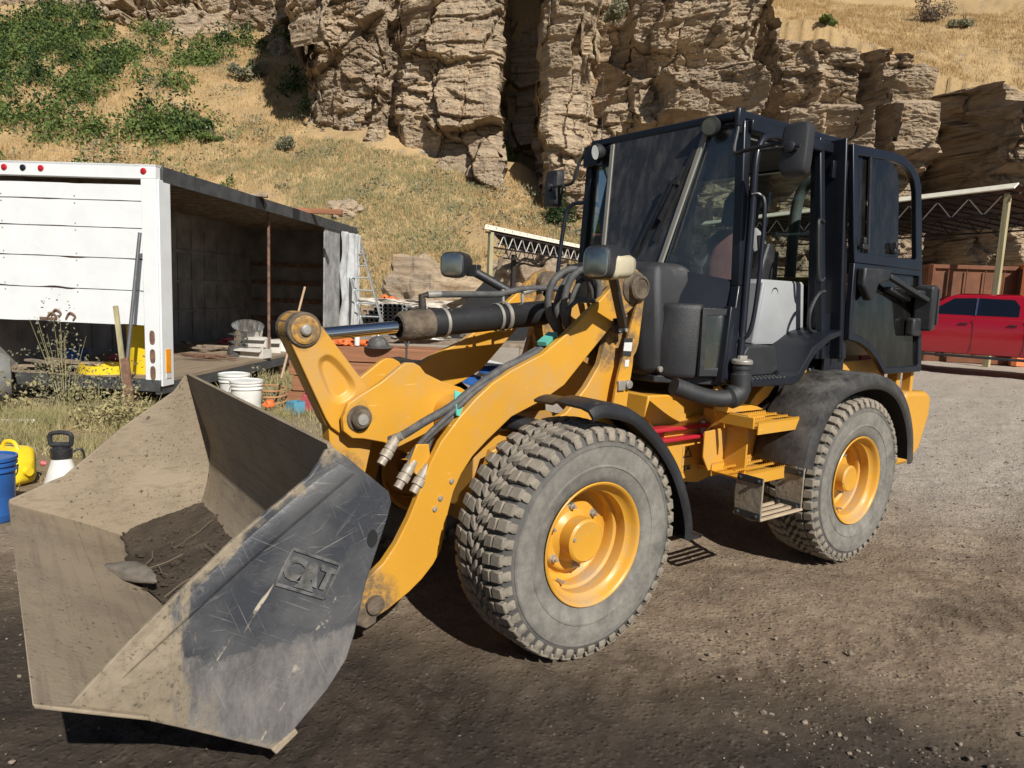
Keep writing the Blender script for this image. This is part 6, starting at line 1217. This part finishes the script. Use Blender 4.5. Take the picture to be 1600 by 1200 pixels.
# black tarp by the shed post
UV = lambda q, v: W(q, v, 0)
def poly_thing(name, pts, mt, label, cat, t=.03): # pts: (u, v, z)
    P = [W(*p) for p in pts]; o = M().plate([p-P[0] for p in P], t).build(name, mt, None, loc=P[0]); return tag(o, label, cat)
a = px(758, 432, 22.5); b = px(668, 566, 21.5)
poly_thing('black_tarp', [(a[0], 22.5, a[1]), (b[0], 21.6, 0.0), (a[0]+.3, 22.5, 0), (a[0]+1.2, 23.2, 0), (a[0]+1.6, 23.4, .9)], Mt['blackc'], 'black tarp stretched from the shed post down to the ground', 'tarp')
# ================= open sheds with steel joists =================
def shed(name, A, B, z, zb, depth, off, posts, label, tdep, zback, bays, ridge=1):
    t = thing(name, label, 'shed', W(A[0], A[1], 0)); O = W(A[0], A[1], 0); a, b = W(*A, 0)-O, W(*B, 0)-O; d = (b-a).normalized(); L = (b-a).length; n_ = Vector(off(d)).normalized()*depth
    def pt(s, h_, k=0): p = a+d*s+n_*k; return Vector((p.x, p.y, h_))
    M().plate([pt(0, z), pt(L, z), pt(L, z-.15, -.03), pt(0, z-.15, -.03)], .04).build('fascia', Mt['trm'], t, bevel=.004)  # foot leaned outward so the cream face catches the sun
    for k, zt_ in ((0, z), (.45, (z+zback)/2)):
        m = M().bar(pt(.02, zt_-.24, k+.02), pt(L, zt_-.24, k+.02), .09, .05).bar(pt(.5, zt_-.24-tdep, k+.02), pt(L-.5, zt_-.24-tdep, k+.02), .09, .05); m.build('joist_chords', Mt['trs'], t)
        m = M()
        for i in range(bays):
            s0 = .5+(L-1)*i/bays; s1 = .5+(L-1)*(i+.5)/bays; s2 = .5+(L-1)*(i+1)/bays
            m.cyl(pt(s0, zt_-.24, k+.02), pt(s1, zt_-.24-tdep, k+.02), .017, 6); m.cyl(pt(s1, zt_-.24-tdep, k+.02), pt(s2, zt_-.24, k+.02), .017, 6)
        m.build('joist_web', Mt['trw'] if k == 0 else Mt['trs'], t)  # rear web swaps white for the dark brown, roof shade painted in
    m = M().plate([pt(0, z-.02), pt(L, z-.02), pt(L, zback-.02, 1.05), pt(0, zback-.02, 1.05)], .03)
    for i in range(int(L/.6)): m.bar(pt(i*.6, z-.06, .03), pt(i*.6, zback-.06, 1.02), .05, .06)
    m.build('roof_sheet', Mt['trs'], t)
    for s, k in posts: M().bar(pt(s, -.1, k+.02), pt(s, (z if k == 0 else zback)-.22, k+.02), .15, .15, (0, 1, 0)).build('post', Mt['postw'] if k == 0 else Mt['trs'], t, bevel=.01)
    return t
shed('shed', (13.6, 19.9), (8.4, 32.6), 5.05, 0, 5.5, lambda d: (W(1, .35, 0)-W(0, 0, 0)), [(.35, 0), (6.6, 0), (12.5, 0), (1, 1), (12, 1)], 'open shed with cream fascia and steel joists behind the cab door', .52, 4.6, 13)
shed('shed', (-1.05, 23.6), (3.9, 33.6), 3.72, 0, 2.6, lambda d: (W(.5, 1.6, 0)-W(0, 0, 0)), [(.3, 0), (10.6, 0), (.3, 1)], 'lower open shed with cream fascia seen behind the left cab mirror rail', .46, 3.15, 14)
# ================= containers =================
def container(name, A, B, hgt_, wd_, mt, label, side):
    O = W(*A, 0); t = thing(name, label, 'container', O); d = (W(*B, 0)-O).normalized(); L = (W(*B, 0)-O).length; n_ = Vector((-d.y, d.x, 0))*side; vs = []; N_ = int(L/.075)
    prof = []
    for i in range(N_):
        s = i*L/N_; o = [0, 0, .04, .04][i % 4]; prof.append((s, o))
    def wall(fn): 
        v_ = [fn(s, o, .16) for s, o in prof]+[fn(s, o, hgt_-.1) for s, o in prof]; k = len(prof); return M().add(v_, [(i, i+1, k+i+1, k+i) for i in range(k-1)])
    P_ = lambda s, k, z: d*s+n_*k+Vector((0, 0, z))
    wall(lambda s, o, z: P_(s, -.0+o, z)).build('corrugated_side', mt, t, ang=20); wall(lambda s, o, z: P_(s, wd_-o, z)).build('corrugated_side', mt, t, ang=20)
    m = M()
    for k in (0, wd_):
        m.bar(P_(0, k, hgt_-.05), P_(L, k, hgt_-.05), .10, .12).bar(P_(0, k, .08), P_(L, k, .08), .10, .16)
        for s in (0, L): m.bar(P_(s, k, .01), P_(s, k, hgt_), .15, .15, (0, 1, 0))
    for s in (0, L): m.bar(P_(s, 0, hgt_-.06), P_(s, wd_, hgt_-.06), .10, .12).bar(P_(s, 0, .08), P_(s, wd_, .08), .1, .16)
    m.build('frame', mt, t, bevel=.01); M().plate([P_(0, 0, hgt_-.04), P_(L, 0, hgt_-.04), P_(L, wd_, hgt_-.04), P_(0, wd_, hgt_-.04)], .02).build('roof', mt, t)
    for s in (.03, L-.03): M().plate([P_(s, 0, .1), P_(s, wd_, .1), P_(s, wd_, hgt_-.1), P_(s, 0, hgt_-.1)], .03).build('end_wall', mt, t)
    m = M()
    for k in (.5, 1.0, 1.5, 2.0): m.mark().cyl(P_(-.05, k, .2), P_(-.05, k, hgt_-.15), .018, 8)
    m.build_each('door_bar', mt, t)
container('shipping_container', (14.85, 21.1), (17.0, 32.6), 2.90, 2.44, Mt['ctr'], 'brown corrugated shipping container behind the red pickup', 1)
container('shipping_container', (14.74, 20.78), (20.6, 19.6), 2.95, 2.44, Mt['cto'], 'orange shipping container at the right edge behind the pickup', 1)
# ================= red pickup =================
PK = thing('pickup_truck', 'shiny red crew-cab pickup truck with dark windows parked at the right', 'pickup truck', W(11.1, 17.2, 0)+(R0*math.cos(R(-49))-F0*math.sin(R(-49)))*1.0, rotaz(-49))
PK.location.z = gz(11.5, 17.5)
def tk(name, secs_fn, mt, par=PK, **k): return secs_fn.build(name, mt, par, **k)
# lower body: lofted along its length, softly curved sides
bd_ = [(-3.05, .62, 1.36, .93), (-3.0, .58, 1.40, .97), (-1.2, .52, 1.42, 1.0), (1.3, .50, 1.40, 1.0), (2.4, .52, 1.28, .98), (2.85, .58, 1.18, .93), (2.95, .62, 1.10, .88)]
vs = []; cross = [(-1, .02), (-1.0, .30), (-1.0, .62), (-.985, .80), (-.95, .95), (-.88, 1.0), (.88, 1.0), (.95, .95), (.985, .80), (1.0, .62), (1.0, .30), (1, .02), (.94, 0), (-.94, 0)]
for y, z0, z1, hw in bd_:
    for cx, cz in cross: b = 1-.035*(1-min(1, cz/.45))-.012*(abs(cz-.62) < .01); vs.append((cx*hw*b, y, z0+(z1-z0)*cz))
k_ = len(cross); n_ = len(bd_); BD = M().add(vs, [(i*k_+j, i*k_+(j+1) % k_, (i+1)*k_+(j+1) % k_, (i+1)*k_+j) for i in range(n_-1) for j in range(k_)]+[tuple(range(k_)), tuple((n_-1)*k_+j for j in range(k_-1, -1, -1))]).build('body', Mt['trk'], PK, ang=32)
gh = [(1.36, .96, 1.45, -1.12), (1.45, .93, 1.32, -1.10), (1.90, .80, .62, -.98), (1.955, .76, .48, -.90), (1.985, .66, .36, -.80)]
vs = []
for z, hw, yf, yr in gh: vs += [(-hw, yf, z), (hw, yf, z), (hw, yr, z), (-hw, yr, z)]
M().add(vs, [(i*4+j, i*4+(j+1) % 4, (i+1)*4+(j+1) % 4, (i+1)*4+j) for i in range(4) for j in range(4)]+[(16, 17, 18, 19), (0, 1, 2, 3)]).build('cab', Mt['trk'], PK, bevel=.03, seg=3)
def onside(y, z, o=.006): hw = np.interp(z, [1.36, 1.45, 1.90], [.96, .93, .80]); return (-hw-o, y, z)
for s in (-1, 1):
    for nm, pts in (('front_window', [(1.12, 1.47), (.98, 1.52), (.50, 1.86), (.04, 1.88), (.02, 1.46)]), ('rear_window', [(-.02, 1.46), (-.02, 1.88), (-.74, 1.86), (-.86, 1.70), (-.86, 1.46)])):
        q = [onside(y, z) for y, z in pts]; q = [(x*-s if s < 0 else -x, y, z) for x, y, z in q] if False else [((x if s < 0 else -x), y, z) for x, y, z in q]
        M().plate(q, .004*(1 if s < 0 else -1)).build(nm, simple('tinted_truck_glass', (.008, .012, .02), .06, coat=.6) if False else Mt.setdefault('tg', simple('tinted_truck_glass', (.006, .009, .016), .05, var=.02, spec=.6)), PK)
    q = onside(0, 1.46, .012); q2 = onside(0, 1.88, .012); M().bar((q[0]*-s*-1, 0, 1.46), (q2[0]*-s*-1, 0, 1.88), .02, .035, (0, 1, 0)).build('window_pillar', Mt['chr'], PK)
    m = M()
    for y in (1.20, .02, -1.02): m.box((s*.990, y, .98), (.012, .006, .80))
    m.build('door_seam', Mt['blackc'], PK)
    for y in (.22, -.78): M().bar((s*1.0, y-.09, 1.26), (s*1.0, y+.09, 1.26), .03, .025).build('door_handle', Mt['blk'], PK, bevel=.005)
    M().box((s*.985, 0, .46), (.16, 2.3, .06)).build('running_board', Mt['blk'], PK, bevel=.01)
    mr = M().loft([(-.10, 0, 0, .06, .09), (-.09, 0, 0, .09, .11), (.08, 0, 0, .09, .11), (.1, 0, 0, .05, .08)], 4).xf(Matrix.Translation((s*1.17, 1.05, 1.50)) @ Matrix.Rotation(math.pi/2, 4, 'Z')).build('door_mirror', Mt['blk'], PK)
    for y in (1.95, -1.85):
        m = M().lathe([(.20, -.11), (.38, -.125), (.41, -.10), (.415, 0), (.41, .10), (.38, .125), (.20, .11)], (s*.88, y, .41), 'x', 40); wt = m.build('wheel', Mt['hose'], PK); M().lathe([(.24, -.10*-s), (.22, .09*s), (.05, .05*s), (.001, .06*s)], (s*.90, y, .41), 'x', 30).build('rim', Mt['alu'], wt)
        M().lathe([(.47, s*.80), (.47, s*1.005), (.44, s*1.012), (.44, s*.80)], (0, y, .43), 'x', 36).build('wheel_arch', Mt['blackc'], PK)
M().add([(-.86, 1.30, 1.47), (.86, 1.30, 1.47), (.74, .66, 1.90), (-.74, .66, 1.90)], [(0, 1, 2, 3)]).xf(Matrix.Translation((0, .035, .02))).build('windscreen', Mt['tg'], PK)
M().tube(sm([(-.92, -1.15, 1.42), (-.90, -1.22, 1.75), (-.80, -1.25, 1.92), (.80, -1.25, 1.92), (.90, -1.22, 1.75), (.92, -1.15, 1.42)], 4), .035, 10).build('roll_bar', Mt['chr'], PK)
M().box((0, 2.97, .62), (1.8, .12, .22)).build('front_bumper', Mt['chr'], PK, bevel=.03); M().box((0, -3.08, .62), (1.8, .12, .2)).build('rear_bumper', Mt['chr'], PK, bevel=.03)
# ================= weeds by the trailer =================
wd = lambda u, v: np.clip(.35+1.5*fbm(u*1.2, v*1.2, 4, 81)+.3*np.exp(-((u+4)/1.3)**2), 0, 1)
blades('weeds', pick(5200, -6.8, -2.6, 5.9, 8.2, wd), .05, .22, 12, .05, .005, Mt['weed'], 'yellow-green weeds and dry stalks in front of the trailer', 1.0, 'weeds')
blades('weeds', pick(1500, -3.2, -.6, 6.4, 9.0, wd), .05, .20, 12, .05, .005, Mt['weed'], 'weeds between the loader bucket and the timber stack', 1.0, 'weeds')
blades('dry_straw', pick(2600, -6.5, -3.0, 4.4, 7.6, lambda u, v: wd(u, v)*.7), .02, .10, 8, .07, .004, Mt['straw'], 'flattened dry straw beside the yellow jug', 1.6, 'straw')
blades('weeds', pick(900, -4.1, -2.2, 9.5, 17, wd), .08, .3, 10, .06, .008, Mt['weed'], 'weeds along the open side of the trailer', 1.0, 'weeds')
def stalky(u, v, d, label, seed, mt='weed', nl=700, size=.022):
    t = thing('weed_plant', label, 'plant', W(u, v, gz(u, v)), seed); stems('stems', d, 16, Mt['weed'], t, seed, .006); leafball('leaves', (0, 0, 0), (d[0], d[1], d[2]*1.9), nl, size, Mt[mt], seed, parent=t, lumps=12)
stalky(-5.05, 7.9, (.95, .7, 1.15), 'tall branching weed with small flowers in front of the trailer opening', 3, 'sage', 1500, .02)
stalky(-5.6, 7.3, (1.0, .7, .55), 'bushy low weed at the left edge beside the grey tank', 4, 'weed', 1500, .025)
stalky(-4.35, 7.35, (.9, .6, .5), 'yellow-green weed clump at the foot of the leaning pipe', 5, 'weed', 1600, .022)
stalky(-3.75, 7.2, (.7, .6, .38), 'dense low weed clump between the sprayer and the leaning stake', 6, 'weed', 1500, .02)
stalky(-3.2, 8.9, (.6, .5, .4), 'spindly weed at the trailer side rail behind the white buckets', 7, 'sage', 500, .02)
